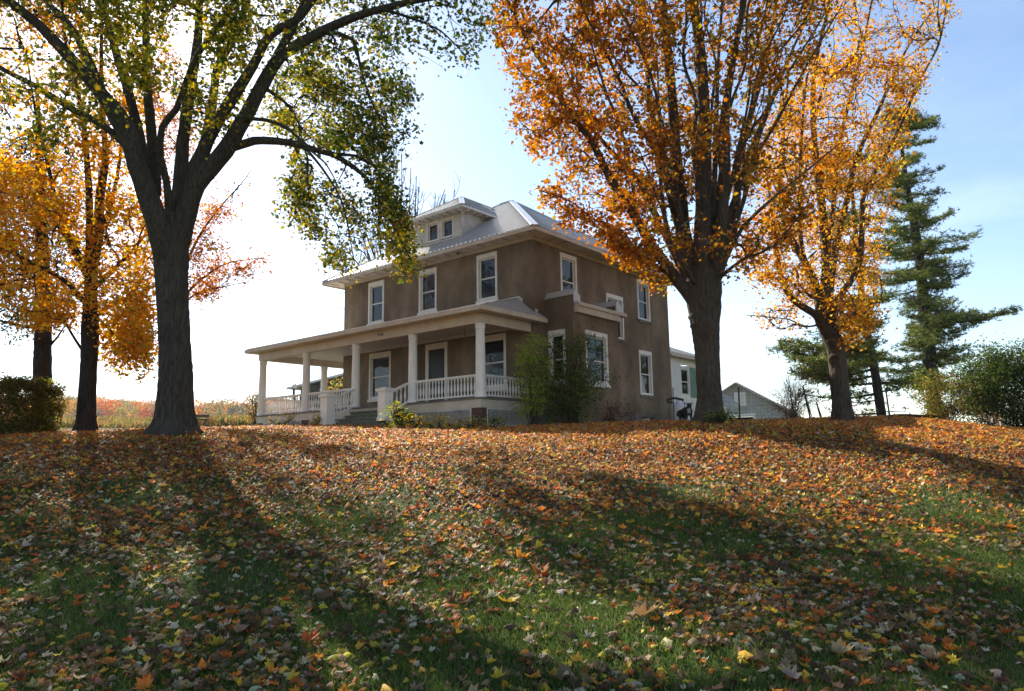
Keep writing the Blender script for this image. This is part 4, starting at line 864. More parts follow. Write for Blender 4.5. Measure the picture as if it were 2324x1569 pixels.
# porch
PX0, PX1, PY = -13.73, -.08, -2.75; PYB = 4.2
k = MB(); k.box(PX0 - .06, PX1 + .06, PY - .06, -.005, -.05, 0); k.box(PX0 - .06, -W_ - .005, -.005, PYB, -.05, 0); k.build('porch_deck', M['deck'], house)
k = MB(); k.box(PX0, -6.95, PY, PY + .06, -.34, -.052); k.box(-3.45, PX1, PY, PY + .06, -.34, -.052); k.box(-6.95, -3.45, PY + .01, PY + .05, -.34, -.052); k.box(PX1 - .06, PX1, PY + .06, -.01, -.34, -.052); k.box(PX0, PX0 + .06, PY + .06, PYB, -.34, -.052); k.build('porch_skirt', M['tan_trim'], house)
def lattice(u0, u1, z0, z1, P, parent):
    mb = MB(); s_ = .085; wd = .015
    for sgn in (1, -1):
        k_ = u0 - (z1 - z0)
        while k_ < u1 + (z1 - z0):
            a, b = (k_, z0), (k_ + sgn * (z1 - z0), z1); 
            pts = []
            (ax, az), (bx_, bz) = a, b
            t0_, t1_ = 0.0, 1.0; dxx = bx_ - ax
            for lim, s2 in ((u0, 1), (u1, -1)):
                f0 = (ax - lim) * s2; f1 = (bx_ - lim) * s2
                if f0 < 0 and f1 < 0: t0_ = 2; break
                if f0 < 0: t0_ = max(t0_, f0 / (f0 - f1))
                elif f1 < 0: t1_ = min(t1_, f0 / (f0 - f1))
            if t0_ < t1_ - .02:
                p = (ax + dxx * t0_, z0 + (z1 - z0) * t0_); q = (ax + dxx * t1_, z0 + (z1 - z0) * t1_); dd = .006 * sgn
                mb.quad(P(p[0] - wd / 1.4, dd, p[1]), P(p[0] + wd / 1.4, dd, p[1]), P(q[0] + wd / 1.4, dd, q[1]), P(q[0] - wd / 1.4, dd, q[1]))
            k_ += s_
    for a, b, c, d in ((u0, u1, z1 - .04, z1), (u0, u1, z0, z0 + .04), (u0, u0 + .05, z0 + .04, z1 - .04), (u1 - .05, u1, z0 + .04, z1 - .04)):
        mb.prism([P(a, -.02, c), P(b, -.02, c), P(b, -.02, d), P(a, -.02, d)], tuple(np.array(P(0, .03, 0)) - np.array(P(0, 0, 0))))
    mb.build('lattice', M['siding'], parent)
lz0, lz1 = -.93, -.345
Lf_ = lambda u, d, z: (u, PY + .03 + d, z); Lr_ = lambda u, d, z: (PX1 - .03 - d, u, z)
lattice(-3.3, -.55, lz0, lz1, Lf_, house); lattice(-13.2, -10.3, lz0 + .2, lz1, Lf_, house); lattice(-9.7, -7.0, lz0 + .1, lz1, Lf_, house); lattice(-2.45, -.06, lz0, lz1, Lr_, house)
for a, b in ((-.52, -.10), (-3.5, -3.32), (-10.25, -9.75), (-13.7, -13.25)):
    k = MB(); k.box(a, b, PY + .02, PY + .40, GZ, -.34); k.build('brick_pier', M['brick'], house)
k = MB(); k.box(-13.6, -.3, -2.1, -2.08, GZ, -.345); k.build('crawlspace_shade_sheet', M['door'], house)  # near-black sheet standing in for the shade behind the lattice
# roof of the porch
ze = 2.99; ox0, ox1, oy = -14.18, .37, -3.2; zt = 3.84
k = MB(); Eb0, Eb1 = (ox0, oy, ze), (ox1, oy, ze); T0, T1 = (-W_, 0, zt), (-.66, 0, zt)
k.add([Eb0, Eb1, T1, T0, (ox1, .37, ze), (.02, .37, 3.22), (ox0, 4.6, ze), (-W_, 4.6, zt)], [(0, 1, 2, 3), (1, 4, 5, 2), (6, 0, 3, 7)])
ribs(k, Eb0, Eb1, T1, T0, wr=.045, hr=.028); 
for i in range(1, 14):
    y = oy + .05 + i * .25; t = min((y - oy) / 3.2, 1.0)
    xt = ox1 + (-.66 - ox1) * min(t, 1); zz = ze + (zt - ze) * t
    k.bar((ox1, y, ze + .015), (xt, y, zz + .015), .035, .022)
pr_o = k.build('porch_roof', M['roof'], house)
k = MB(); k.bar(Vector(Eb1) + Vector((0, 0, .03)), Vector(T1) + Vector((0, 0, .03)), .12, .02); k.box(-W_, -.6, -.05, -.004, zt - .02, zt + .06); k.bar((-.64, -.03, zt + .03), (.05, .2, 3.27), .05, .1); k.build('porch_flashing', M['cap'], pr_o)
k = MB(); k.box(ox0, ox1, oy - .015, oy + .02, ze - .16, ze - .006); k.box(ox1 - .02, ox1 + .015, oy + .02, .37, ze - .16, ze - .006); k.box(ox0 - .015, ox0 + .02, oy + .02, 4.6, ze - .16, ze - .006)
k.box(ox0 + .03, ox1 - .03, oy + .03, PY - .004, ze - .15, ze - .12); k.box(PX1 + .03, ox1 - .03, PY - .004, .35, ze - .15, ze - .12); k.box(ox0 + .03, PX0, PY - .004, 4.6, ze - .15, ze - .12)
k.build('porch_eaves', M['tan_trim'], house)
k = MB(); k.box(PX0, PX1, PY, PY + .26, 2.5, 2.84); k.box(PX1 - .26, PX1, PY + .26, -.02, 2.5, 2.84); k.box(PX0, PX0 + .26, PY + .26, PYB, 2.5, 2.84)
beam = k.build('porch_beam', M['tan_trim'], house)
k = MB(); k.box(PX0 + .26, PX1 - .26, PY + .26, -.01, 2.80, 2.84); k.box(PX0 + .26, -W_ - .01, -.01, PYB, 2.80, 2.84); k.box(-W_ + .02, PX1 - .26, -.05, -.012, 2.70, 2.80); k.build('porch_ceiling', M['ceil'], house)
# house number on the beam
k = MB(); k.box(-5.47, -4.93, PY - .012, PY - .001, 2.59, 2.77); pl_ = k.build('number_plate', M['tan_trim'], beam)
fc = bpy.data.curves.new('house_number', 'FONT'); fc.body = '3448'; fc.size = .17; fc.extrude = .004; fc.align_x = 'CENTER'; fc.align_y = 'CENTER'
to = bpy.data.objects.new('house_number_tmp', fc); sc.collection.objects.link(to); bpy.context.view_layer.update()
me = bpy.data.meshes.new_from_object(to); bpy.data.objects.remove(to)
V = np.zeros(len(me.vertices) * 3); me.vertices.foreach_get('co', V); V = V.reshape(-1, 3); V = np.stack([V[:, 0] - 5.2, PY - .018 - V[:, 2], V[:, 1] + 2.68], 1); me.vertices.foreach_set('co', V.ravel()); me.update()
link('house_number', me, mat_noise('number_paint', (.10, .07, .04), (.14, .10, .06), 5), beam)
# columns
colp = [(.20, .0), (.20, .10), (.185, .12), (.172, .16), (.168, .9), (.150, 2.26), (.150, 2.30), (.172, 2.32), (.172, 2.37), (.158, 2.39), (.17, 2.42), (.17, 2.498)]
cm = MB()
def sq_col(mb, prof):
    vs = []; 
    for r_, z in prof:
        c = r_ * .25
        for sx, sy in ((-1, -1), (1, -1), (1, 1), (-1, 1)):
            vs += [(sx * r_ if sx * sy > 0 else sx * (r_ - c), sy * (r_ - c) if sx * sy > 0 else sy * r_, z), (sx * (r_ - c) if sx * sy > 0 else sx * r_, sy * r_ if sx * sy > 0 else sy * (r_ - c), z)]
    n = 8; fs = []
    for i in range(len(prof) - 1):
        for k_ in range(n): a = i * n + k_; b = i * n + (k_ + 1) % n; fs.append((a, b, b + n, a + n))
    fs += [tuple(range(n))[::-1], tuple(range((len(prof) - 1) * n, len(prof) * n))]; mb.add(vs, fs)
cm.lathe(colp, 16)
col0 = cm.build('porch_column', M['paint'], house); spots = [(-.23, -2.6), (-3.56, -2.6), (-6.86, -2.6), (-10.2, -2.6), (-13.58, -2.6), (-13.58, .7), (-13.58, 4.0)]
col0.location = (*spots[0], .002)
for x, y in spots[1:]:
    c = col0.copy(); sc.collection.objects.link(c); c.parent = house; c.location = (x, y, .002)
# railings
bm_ = MB(); bm_.lathe([(.026, 0), (.026, .07), (.016, .09), (.034, .16), (.040, .24), (.030, .36), (.018, .46), (.015, .50), (.026, .52), (.018, .54), (.026, .57), (.026, .625)], 8)
bal_mesh = None; nb = 0
def railing(a, b, z0a=0.0, z0b=0.0, spacing=.155):
    global bal_mesh
    a = Vector(a); b = Vector(b); L_ = (b - a).length; mb = MB()
    A3 = Vector((a.x, a.y, z0a)); B3 = Vector((b.x, b.y, z0b)); up = Vector((0, 0, 1))
    mb.bar(A3 + up * .765, B3 + up * .765, .13, .045); mb.bar(A3 + up * .725, B3 + up * .725, .07, .035); mb.bar(A3 + up * .085, B3 + up * .085, .09, .05)
    ro = mb.build('railing', M['paint'], house); n = int(L_ / spacing)
    for i in range(n):
        t = (i + .5) / n; p = A3.lerp(B3, t) + up * .105
        if bal_mesh is None: o = bm_.build('baluster', M['paint'], ro); bal_mesh = o.data
        else: o = bpy.data.objects.new('baluster', bal_mesh); sc.collection.objects.link(o); o.parent = ro
        o.location = p; o.scale.z = .96
railing((-3.38, -2.6), (-.42, -2.6)); railing((-.23, -2.42), (-.23, -.05)); railing((-10.0, -2.6), (-7.05, -2.6)); railing((-13.4, -2.6), (-10.4, -2.6)); railing((-13.58, -2.4), (-13.58, .5)); railing((-13.58, .9), (-13.58, 3.8))
railing((-3.66, -2.78), (-3.68, -3.55), -.05, -.40, .16); railing((-6.76, -2.78), (-6.74, -3.80), -.05, -.48, .16)
# steps and newels
k = MB()
for i in range(6):
    z = -.03 - (i + 1) * .155; y = PY - .06 - (i + 1) * .24; k.box(-6.62, -3.80, y - .03, y + .27, z - .045, z); k.box(-6.60, -3.82, y + .02, y + .05, z - .155, z - .045)
k.box(-6.66, -6.60, -4.1, PY, -1.2, -.62); k.build('steps', M['step'], house)
nw = MB(); nw.box(-.19, .19, -.19, .19, 0, 1.02); nw.box(-.215, .215, -.215, .215, 0, .12); nw.box(-.235, .235, -.235, .235, 1.02, 1.06)
nw.add([(-.26, -.26, 1.06), (.26, -.26, 1.06), (.26, .26, 1.06), (-.26, .26, 1.06), (-.26, -.26, 1.11), (.26, -.26, 1.11), (.26, .26, 1.11), (-.26, .26, 1.11), (-.12, -.12, 1.17), (.12, -.12, 1.17), (.12, .12, 1.17), (-.12, .12, 1.17)],
       [(3, 2, 1, 0), (0, 1, 5, 4), (1, 2, 6, 5), (2, 3, 7, 6), (3, 0, 4, 7), (4, 5, 9, 8), (5, 6, 10, 9), (6, 7, 11, 10), (7, 4, 8, 11), (8, 9, 10, 11)])
n0 = nw.build('newel_post', M['paint'], house); n0.location = (-3.70, -3.75, -.66); n1 = n0.copy(); sc.collection.objects.link(n1); n1.parent = house; n1.location = (-6.72, -3.98, -.70)
# door, hanging chain
k = MB(); k.box(-5.65, -5.50, -.02, .10, .002, 2.63); k.box(-4.54, -4.39, -.02, .10, .002, 2.63); k.box(-5.50, -4.54, -.024, .10, 2.40, 2.63); df = k.build('door_frame', M['paint'], house)
k = MB(); k.box(-5.50, -4.54, .05, .09, .002, 2.40); k.box(-5.38, -4.66, .035, .05, 1.25, 2.25); k.box(-5.38, -4.66, .035, .05, .2, 1.05); dr = k.build('front_door', M['door'], house)
k = MB(); k.lathe([(.01, 0), (.035, .01), (.035, .05), (.01, .06)], 10, (-5.42, 0.0, 1.05)); k.build('door_handle', M['cap'], dr)
k = MB(); k.tube([(-1.9, -1.6, 2.80), (-1.9, -1.6, 2.38)], .008, 5); k.tube([(-1.9, -1.6, 2.38), (-1.86, -1.6, 2.33), (-1.9, -1.6, 2.29)], .008, 5); k.build('hanging_chain', M['black'], house)
# rear wing with clapboards
k = MB(); wx = -.3; Pw = lambda u, d, z: (wx - d, u, z)
lap_wall(k, Pw, D_ + .01, 15.4, -.75, 2.72, [(11.97, 12.98, .78, 2.30), (12.98, 14.2, .77, 2.31)], lap=.125)
k.quad((wx, D_, -1.6), (wx, 15.4, -1.6), (wx, 15.4, -.75), (wx, D_, -.75)); k.quad((wx, 15.4, -1.6), (-5, 15.4, -1.6), (-5, 15.4, 2.7), (wx, 15.4, 2.7)); k.box(wx - .02, wx + .03, D_ + .06, D_ + .16, -.75, 2.7)
wing = k.build('rear_wing', M['paint'], house)
window(Pw, 11.97, 12.98, .78, 2.30, name='wing_window', parent=wing, sill=False, fr=.10, top=.13, d0=.0)
k = MB(); k.box(wx - .03, wx + .01, 12.99, 14.2, .79, 2.3); k.build('storm_panel', M['green'], wing)
k = MB(); k.add([(.05, D_ - .0, 2.78), (.05, 15.7, 2.78), (-2.8, 13.6, 3.95), (-2.8, D_, 3.95), (-5, 15.7, 2.78)], [(0, 1, 2, 3), (1, 4, 2)]); ribs(k, (.05, D_, 2.78), (.05, 15.7, 2.78), (-2.8, 13.6, 3.95), (-2.8, D_, 3.95))
k.build('wing_roof', M['roof'], wing)
k = MB(); k.box(.03, .07, D_ + .06, 15.7, 2.64, 2.775); k.box(wx, .03, D_ + .06, 15.6, 2.66, 2.69); k.build('wing_eaves', M['tan_trim'], wing)
k = MB(); k.box(-3, wx, 15.41, 17.2, -1.8, .5); k.build('lean_to', M['siding'], wing)
k = MB(); k.prism([(.1, 15.45, .55), (.1, 18.1, .55), (-1.9, 16.2, 2.5), (-1.9, 15.45, 2.5)], (0, 0, .05)); ribs(k, (.1, 15.45, .6), (.1, 18.1, .6), (-1.9, 16.2, 2.55), (-1.9, 15.45, 2.55)); k.build('lean_to_roof', M['roof'], wing)

# ------------------------------------------------------------------ outbuildings
b = px(885, 955, 47); gl = np.array((b[0], 47, gz1(b[0], 47) - .3)); gar = tag(empty('grey_garage', gl, R(-24)), 'grey sided gable garage with white louvre and dark open doorway behind the fence', 'garage')
gar.location = (px(1675, 955, 47)[0], 47, -.42)
k = MB(); hw = 3.3; ze_, zp_ = 2.75, 4.75; Pg = lambda u, d, z: (u, d, z)
z = -.6
while z < zp_ - .05:
    t = min(z + .16, zp_)
    if t <= ze_: wd0 = wd1 = hw
    else: wd0 = hw * (zp_ - max(z, ze_)) / (zp_ - ze_); wd1 = hw * (zp_ - t) / (zp_ - ze_)
    for p, q in (((-wd0, -.75), (.95, wd0)) if t < 2.66 else (((-wd0, wd0),))):
        q1 = q if q < wd0 else wd1; p1 = p if p > -wd0 else -wd1
        k.quad((p, -.02, z), (q, -.02, z), (min(q, q1) if q == wd0 else q, 0, t), (p1, 0, t))
    z = t
k.quad((hw, 0, -.6), (hw, 8, -.6), (hw, 8, ze_), (hw, 0, ze_)); k.quad((-hw, 8, -.6), (-hw, 0, -.6), (-hw, 0, ze_), (-hw, 8, ze_)); k.build('wall', M['grey_siding'], gar)
k = MB(); k.prism([(-hw - .35, -.4, ze_ - .2), (0, -.4, zp_ + .03), (0, 8.3, zp_ + .03), (-hw - .35, 8.3, ze_ - .2)], (0, 0, .07)); k.prism([(hw + .35, -.4, ze_ - .2), (0, -.4, zp_ + .03), (0, 8.3, zp_ + .03), (hw + .35, 8.3, ze_ - .2)], (0, 0, .07))
ribs(k, (hw + .35, 8.3, ze_ - .12), (hw + .35, -.4, ze_ - .12), (0, -.4, zp_ + .11), (0, 8.3, zp_ + .11), pitch=.35); k.build('roof', M['roof'], gar)
k = MB(); k.box(-.15, .6, -.08, -.022, 3.3, 4.2); [k.box(-.08, .53, -.11, -.08, 3.36 + i * .1, 3.42 + i * .1) for i in range(8)]; k.build('louvre', M['paint'], gar)
k = MB(); k.box(-.9, -.75, -.07, .05, -.6, 2.8); k.box(.95, 1.1, -.07, .05, -.6, 2.8); k.box(-.75, .95, -.07, .05, 2.65, 2.8); k.build('door_frame', M['paint'], gar)
k = MB(); k.box(-.75, .95, 1.5, 1.6, -.6, 2.65); k.build('dark_interior', M['door'], gar)

ol = h2w(-35.5, 19, 0); b2 = tag(empty('dark_shed', (ol[0], ol[1], gz1(ol[0], ol[1])), YAW), 'dark green shed with sloping grey roof seen through the porch', 'shed')
zb = HC[2] - b2.location.z
k = MB(); k.add([(-3, -3, -.3), (4.5, -3, -.3), (4.5, -3, 4.6 + zb), (-3, -3, 4.05 + zb), (-3, 3, -.3), (4.5, 3, -.3), (4.5, 3, 4.6 + zb), (-3, 3, 4.05 + zb)], [(0, 1, 2, 3), (1, 5, 6, 2), (5, 4, 7, 6), (4, 0, 3, 7)]); k.build('wall', M['dark_siding'], b2)
k = MB(); k.prism([(-4.6, -3.4, 4.1 + zb), (5, -3.4, 4.82 + zb), (5, 3.4, 4.82 + zb), (-4.6, 3.4, 4.1 + zb)], (0, 0, .18)); k.build('roof', M['roof'], b2)
k = MB(); k.box(-4.2, -4.05, -3, -2.85, -.3, 4.1 + zb); k.build('post', M['dark_siding'], b2)

# ------------------------------------------------------------------ fence, tank, feeder, dog, bench, log, wires
def ground_at(x, y, Y): p = px(x, y, Y); return np.array((p[0], Y, gz1(p[0], Y)))
fp = [ground_at(1622, 965, 25.5), ground_at(1679, 960, 25.5), ground_at(1843, 960, 26.5), ground_at(1868, 960, 29), ground_at(2022, 955, 30)]
tops = [(1620, 870), (1676, 880), (1822, 876), (1853, 912), (2010, 882)]
fo = tag(empty('wire_fence', fp[1]), 'thin wire mesh fence on leaning black metal posts behind the maples', 'fence')
tp = []
for g, (tx_, ty_) in zip(fp, tops):
    t = px(tx_, ty_, g[1]); tp.append(t); k = MB(); k.bar(g - fp[1] - (0, 0, .3), t - fp[1], .045, .045, (0, 1, 0)); k.bar(g - fp[1] + (0.0, -.02, .1), t - fp[1] + (0, -.02, -.05), .012, .06, (0, 1, 0)); k.build('post', M['black'], fo)
k = MB()
for i in range(4):
    a, b = fp[i] - fp[1], fp[i + 1] - fp[1]; c, d = tp[i] - fp[1], tp[i + 1] - fp[1]; L_ = np.linalg.norm(b - a)
    for j in range(11): t = j / 10; k.tube([a + (c - a) * t * .97, b + (d - b) * t * .97], .0028, 3)
    m_ = int(L_ / .15)
    for j in range(m_): t = j / m_; k.tube([a + (b - a) * t, (c + (d - c) * t) * .97 + (a + (b - a) * t) * .03], .0028, 3)
k.build('wire_mesh', M['black'], fo)

tk = h2w(.65, 9.2, 0); tz = gz1(tk[0], tk[1]); to_ = tag(empty('white_tank', (tk[0], tk[1], tz)), 'white upright metal tank standing by the rear corner of the house', 'tank')
tk_h = 1.2
p = px(1542, 960, 31.5); to_.location = (p[0], 31.5, gz1(p[0], 31.5)); htop = px(1542, 914, 31.5)[2] - to_.location.z
k = MB(); k.lathe([(.36, 0), (.38, .03), (.38, .10), (.36, .12), (.385, .16), (.385, htop - .26), (.36, htop - .14), (.28, htop - .05), (.14, htop), (.02, htop + .01)], 28); k.build('body', M['tank'], to_, smooth=True)
k = MB(); k.lathe([(.10, htop - .03), (.10, htop + .10), (.07, htop + .13), (.07, htop + .02)], 14); k.build('valve_collar', M['tank'], to_)

p = px(1530, 962, 29); g = gz1(p[0], 29); fo2 = tag(empty('bird_feeder_pole', (p[0], 29, g)), 'black feeder pole with crossarm tray in front of the white tank', 'feeder'); t = px(1532, 880, 29)[2] - g
k = MB(); k.tube([(0, 0, -.2), (.02, 0, t)], .018, 6); k.build('pole', M['black'], fo2)
q = px(1538, 906, 29)[2] - g; k = MB(); k.tube([(-.27, 0, q - .06), (-.1, 0, q + .02), (.1, 0, q + .04), (.42, 0, q - .04)], .045, 6); k.box(-.25, .02, -.07, .07, q - .16, q - .1); k.tube([(.38, 0, q - .04), (.4, 0, q - .14)], .02, 5); k.build('tray', M['black'], fo2)
p = px(1556, 962, 29.5); g = gz1(p[0], 29.5); t = px(1556, 914, 29.5)[2] - g; k = MB(); k.tube([(0, 0, -.2), (0, 0, t - .04)], .016, 6); k.lathe([(.03, t - .05), (.03, t)], 6)
o = k.build('short_stake', M['black']); o.location = (p[0], 29.5, g); tag(o, 'short black metal stake between the tank and the dog', 'stake')

def dog():
    Y = 21.2; p = px(1563, 966, Y); g = gz1(p[0], Y); s = .00 + (px(1567, 924, Y)[2] - px(1567, 968, Y)[2])   # height of the dog
    do = tag(empty('dog', (p[0], Y, g), R(-9)), 'black and white dog standing beside the stout maple, facing the camera', 'dog')
    k = s / .72
    # joints: chest front, spine towards the back-left, head, four legs, tail (x right, y away, z up)
    J = {'chest': (.03, 0, .46, .15), 'rib': (-.05, .16, .46, .14), 'loin': (-.12, .32, .46, .11), 'rump': (-.17, .44, .45, .13), 'neck': (.04, -.05, .56, .085), 'neck2': (.045, -.09, .62, .075),
         'skull': (.045, -.12, .665, .092), 'brow': (.045, -.165, .65, .075), 'muz': (.045, -.235, .615, .036), 'nose': (.045, -.265, .605, .026),
         'shL': (-.05, .0, .40, .06), 'elL': (-.055, .03, .30, .038), 'wrL': (-.055, -.01, .14, .026), 'paL': (-.055, -.025, .03, .028), 'toL': (-.055, -.06, .022, .022),
         'shR': (.10, .0, .40, .06), 'elR': (.105, .03, .30, .038), 'wrR': (.10, -.01, .14, .026), 'paR': (.10, -.025, .03, .028), 'toR': (.10, -.06, .022, .022),
         'hiL': (-.25, .42, .38, .08), 'knL': (-.26, .36, .27, .05), 'hoL': (-.26, .47, .16, .03), 'hpL': (-.26, .44, .03, .03), 'htL': (-.26, .40, .022, .022),
         'hiR': (-.15, .44, .38, .075), 'knR': (-.14, .38, .27, .05), 'hoR': (-.14, .49, .16, .027), 'hpR': (-.14, .46, .03, .028), 'htR': (-.14, .42, .022, .022),
         't1': (-.22, .52, .49, .04), 't2': (-.30, .54, .47, .06), 't3': (-.34, .52, .36, .06), 't4': (-.33, .50, .26, .03)}
    E = [('chest', 'rib'), ('rib', 'loin'), ('loin', 'rump'), ('chest', 'neck'), ('neck', 'neck2'), ('neck2', 'skull'), ('skull', 'brow'), ('brow', 'muz'), ('muz', 'nose'), ('chest', 'shL'), ('shL', 'elL'), ('elL', 'wrL'), ('wrL', 'paL'), ('paL', 'toL'),
         ('chest', 'shR'), ('shR', 'elR'), ('elR', 'wrR'), ('wrR', 'paR'), ('paR', 'toR'), ('rump', 'hiL'), ('hiL', 'knL'), ('knL', 'hoL'), ('hoL', 'hpL'), ('hpL', 'htL'), ('rump', 'hiR'), ('hiR', 'knR'), ('knR', 'hoR'), ('hoR', 'hpR'), ('hpR', 'htR'), ('rump', 't1'), ('t1', 't2'), ('t2', 't3'), ('t3', 't4')]
    ks = list(J); me = bpy.data.meshes.new('body'); me.from_pydata([tuple(c * k for c in J[q][:3]) for q in ks], [(ks.index(a), ks.index(b)) for a, b in E], [])
    m, t, b = new_mat('dog_coat'); n = t.nodes; l = t.links.new
    tc_ = n.new('ShaderNodeTexCoord'); sp = n.new('ShaderNodeSeparateXYZ'); l(tc_.outputs['Object'], sp.inputs[0])
    def rng_(out, a, b_): r1 = n.new('ShaderNodeMapRange'); r1.inputs[1].default_value = a; r1.inputs[2].default_value = b_; l(out, r1.inputs[0]); return r1.outputs[0]
    fy = rng_(sp.outputs[1], -.02 * k, -.09 * k); fz = rng_(sp.outputs[2], .57 * k, .50 * k); lo = rng_(sp.outputs[2], .22 * k, .12 * k)
    ab = n.new('ShaderNodeMath'); ab.operation = 'SUBTRACT'; ab.inputs[1].default_value = .03 * k; l(sp.outputs[0], ab.inputs[0]); aa = n.new('ShaderNodeMath'); aa.operation = 'ABSOLUTE'; l(ab.outputs[0], aa.inputs[0]); fx = rng_(aa.outputs[0], .075 * k, .04 * k)
    m1 = n.new('ShaderNodeMath'); m1.operation = 'MULTIPLY'; l(fy, m1.inputs[0]); l(fz, m1.inputs[1]); m2 = n.new('ShaderNodeMath'); m2.operation = 'MULTIPLY'; l(m1.outputs[0], m2.inputs[0]); l(fx, m2.inputs[1])
    m3_ = n.new('ShaderNodeMath'); m3_.operation = 'MAXIMUM'; l(m2.outputs[0], m3_.inputs[0]); m4 = n.new('ShaderNodeMath'); m4.operation = 'MULTIPLY'; m4.inputs[1].default_value = .45; l(lo, m4.inputs[0]); l(m4.outputs[0], m3_.inputs[1])
    mx = n.new('ShaderNodeMix'); mx.data_type = 'RGBA'; mx.inputs[6].default_value = (.010, .009, .008, 1); mx.inputs[7].default_value = (.42, .39, .34, 1); l(m3_.outputs[0], mx.inputs[0]); l(mx.outputs[2], b.inputs['Base Color']); b.inputs['Roughness'].default_value = .8
    body = link('body', me, m, do)
    md = body.modifiers.new('skin', 'SKIN'); md.use_smooth_shade = True
    for i, q in enumerate(ks): me.skin_vertices[0].data[i].radius = (J[q][3] * k * (1.45 if q[-1] in 'LR' else (1.2 if q not in ('muz', 'nose') else 1.1)),) * 2
    me.skin_vertices[0].data[ks.index('rump')].use_root = True
    sb = body.modifiers.new('sub', 'SUBSURF'); sb.levels = sb.render_levels = 2
    for sx in (-1, 1):
        e = MB(); c = np.array((.045 + sx * .06, -.12, .70)); tip = c + (sx * .045, -.02, .055); fold = tip + (sx * .02, -.035, -.035)
        e.add([c + (-.03, .01, 0), c + (.03, .01, 0), tip + (-.012, 0, 0), tip + (.012, 0, 0), fold, c + (-.03, -.025, 0), c + (.03, -.025, 0)], [(0, 1, 3, 2), (5, 2, 3, 6), (0, 2, 5), (1, 6, 3), (2, 4, 3), (5, 4, 2), (3, 4, 6)])
        e.v = [tuple(np.array(q) * k) for q in e.v]; e.build('ear', M['black'], do)
        e = MB(); e.lathe([(.001, -.009), (.008, -.005), (.010, 0), (.008, .005), (.001, .009)], 8, (.045 + sx * .03, -.215, .655)); e.v = [tuple(np.array(q) * k) for q in e.v]; e.build('eye', M['glass'], do)
dog()

p = ground_at(440, 975, 30); bo = tag(empty('low_bench', (px(452, 970, 30)[0], 30, gz1(px(452, 970, 30)[0], 30)), R(20)), 'low weathered wooden bench showing just right of the forked maple foot', 'bench')
k = MB(); k.box(-.7, .35, -.2, .2, .40, .45); k.build('seat', M['deck'], bo); k = MB(); k.box(-.6, -.5, -.18, .18, 0, .40); k.build('leg', M['deck'], bo); k = MB(); k.box(.18, .28, -.18, .18, 0, .40); k.build('leg', M['deck'], bo)
k = MB(); k.box(-.7, .35, .16, .2, .52, .64); k.build('backrest', M['deck'], bo)
g = ground_at(2065, 945, 25.5); k = MB(); k.tube(catmull([(-1.1, 0, .03), (-.3, .1, .10), (.5, .0, .09), (1.2, -.1, .05)], .2), [.05, .09, .10, .10, .10, .09, .08, .07, .06, .06, .05, .05, .05][:len(catmull([(-1.1, 0, .03), (-.3, .1, .10), (.5, .0, .09), (1.2, -.1, .05)], .2))], 8)
k.tube([(.5, 0, .1), (.75, .05, .25), (.95, .0, .34)], .02, 5); k.tube([(.1, 0, .1), (.0, .05, .24)], .02, 5)
o = k.build('fallen_branch', M['bark_dark'], smooth=True); o.location = g; tag(o, 'grey fallen branch lying on the crest beside the rusty bush', 'branch')
g = ground_at(1880, 962, 52); k = MB()
gp = px(666, 965, 36); gq = gz1(gp[0], 36); hb = px(666, 882, 36)[2] - gq; k = MB(); k.tube([(0, 0, 0), (0, 0, hb)], .03, 8); k.build_ = None
lo_ = tag(empty('globe_post', (gp[0], 36, gq)), 'small white globe on a thin post seen above the left porch railing', 'ornament'); k.build('post', M['black'], lo_)  # plain white yard globe on a post, gives no light
k = MB(); k.lathe([(.01, hb - .02), (.09, hb + .01), (.125, hb + .07), (.13, hb + .12), (.10, hb + .2), (.01, hb + .24)], 14); k.build('globe', M['tank'], lo_, smooth=True)
for nm, a, b, s_ in (('overhead_cable', px(-60, 690, 60), h2w(-11.9, 0.0, 5.75), .9), ('lower_overhead_cable', px(-60, 742, 75), h2w(-14.0, 4.5, 2.9), .9)):
    C = np.array([a + (b - a) * t - (0, 0, s_ * 4 * t * (1 - t)) for t in np.linspace(0, 1, 24)]); k = MB(); k.tube(C - a, .018 if nm[0] == 'o' else .010, 5); o = k.build(nm, M['wire']); o.location = a
    tag(o, 'dark twisted cable strung to the upper left house corner' if nm[0] == 'o' else 'thin lower cable strung to the left end of the porch', 'cable')

# ------------------------------------------------------------------ far field: tall weeds and wooded hill
def weeds():
    r_ = np.random.default_rng(77); n = 26000; Y = r_.uniform(43, 60, n); X = Y * r_.uniform(-.80, -.16, n); z = gz(X, Y); h = r_.uniform(.2, .55, n) * (1 + .3 * np.sin(X * .6))
    P = np.stack([X, Y, z], 1); a = r_.uniform(0, 6.28, n); s = np.stack([np.cos(a), np.sin(a), 0 * a], 1) * .05; top = P + np.stack([r_.normal(size=n) * .15, r_.normal(size=n) * .15, h], 1); m_ = (P + top) / 2
    V = np.stack([P - s * .5, P + s * .5, m_ + s, top + s * .6, top - s * .6, m_ - s], 1).reshape(-1, 3)
    col = pick([(.32, .24, .08), (.22, .22, .06), (.42, .22, .07), (.14, .15, .05), (.35, .14, .06)], [3, 3, 2, 2, 1.2], n, r_)
    me = np_mesh('tall_weeds', V, np.arange(n * 6), np.full(n, 6), np.repeat(col, 6, 0)); tag(link('tall_weeds', me, M['grass']), 'tall tan and rusty weeds at the edge of the left field', 'weeds', kind='stuff')
weeds()
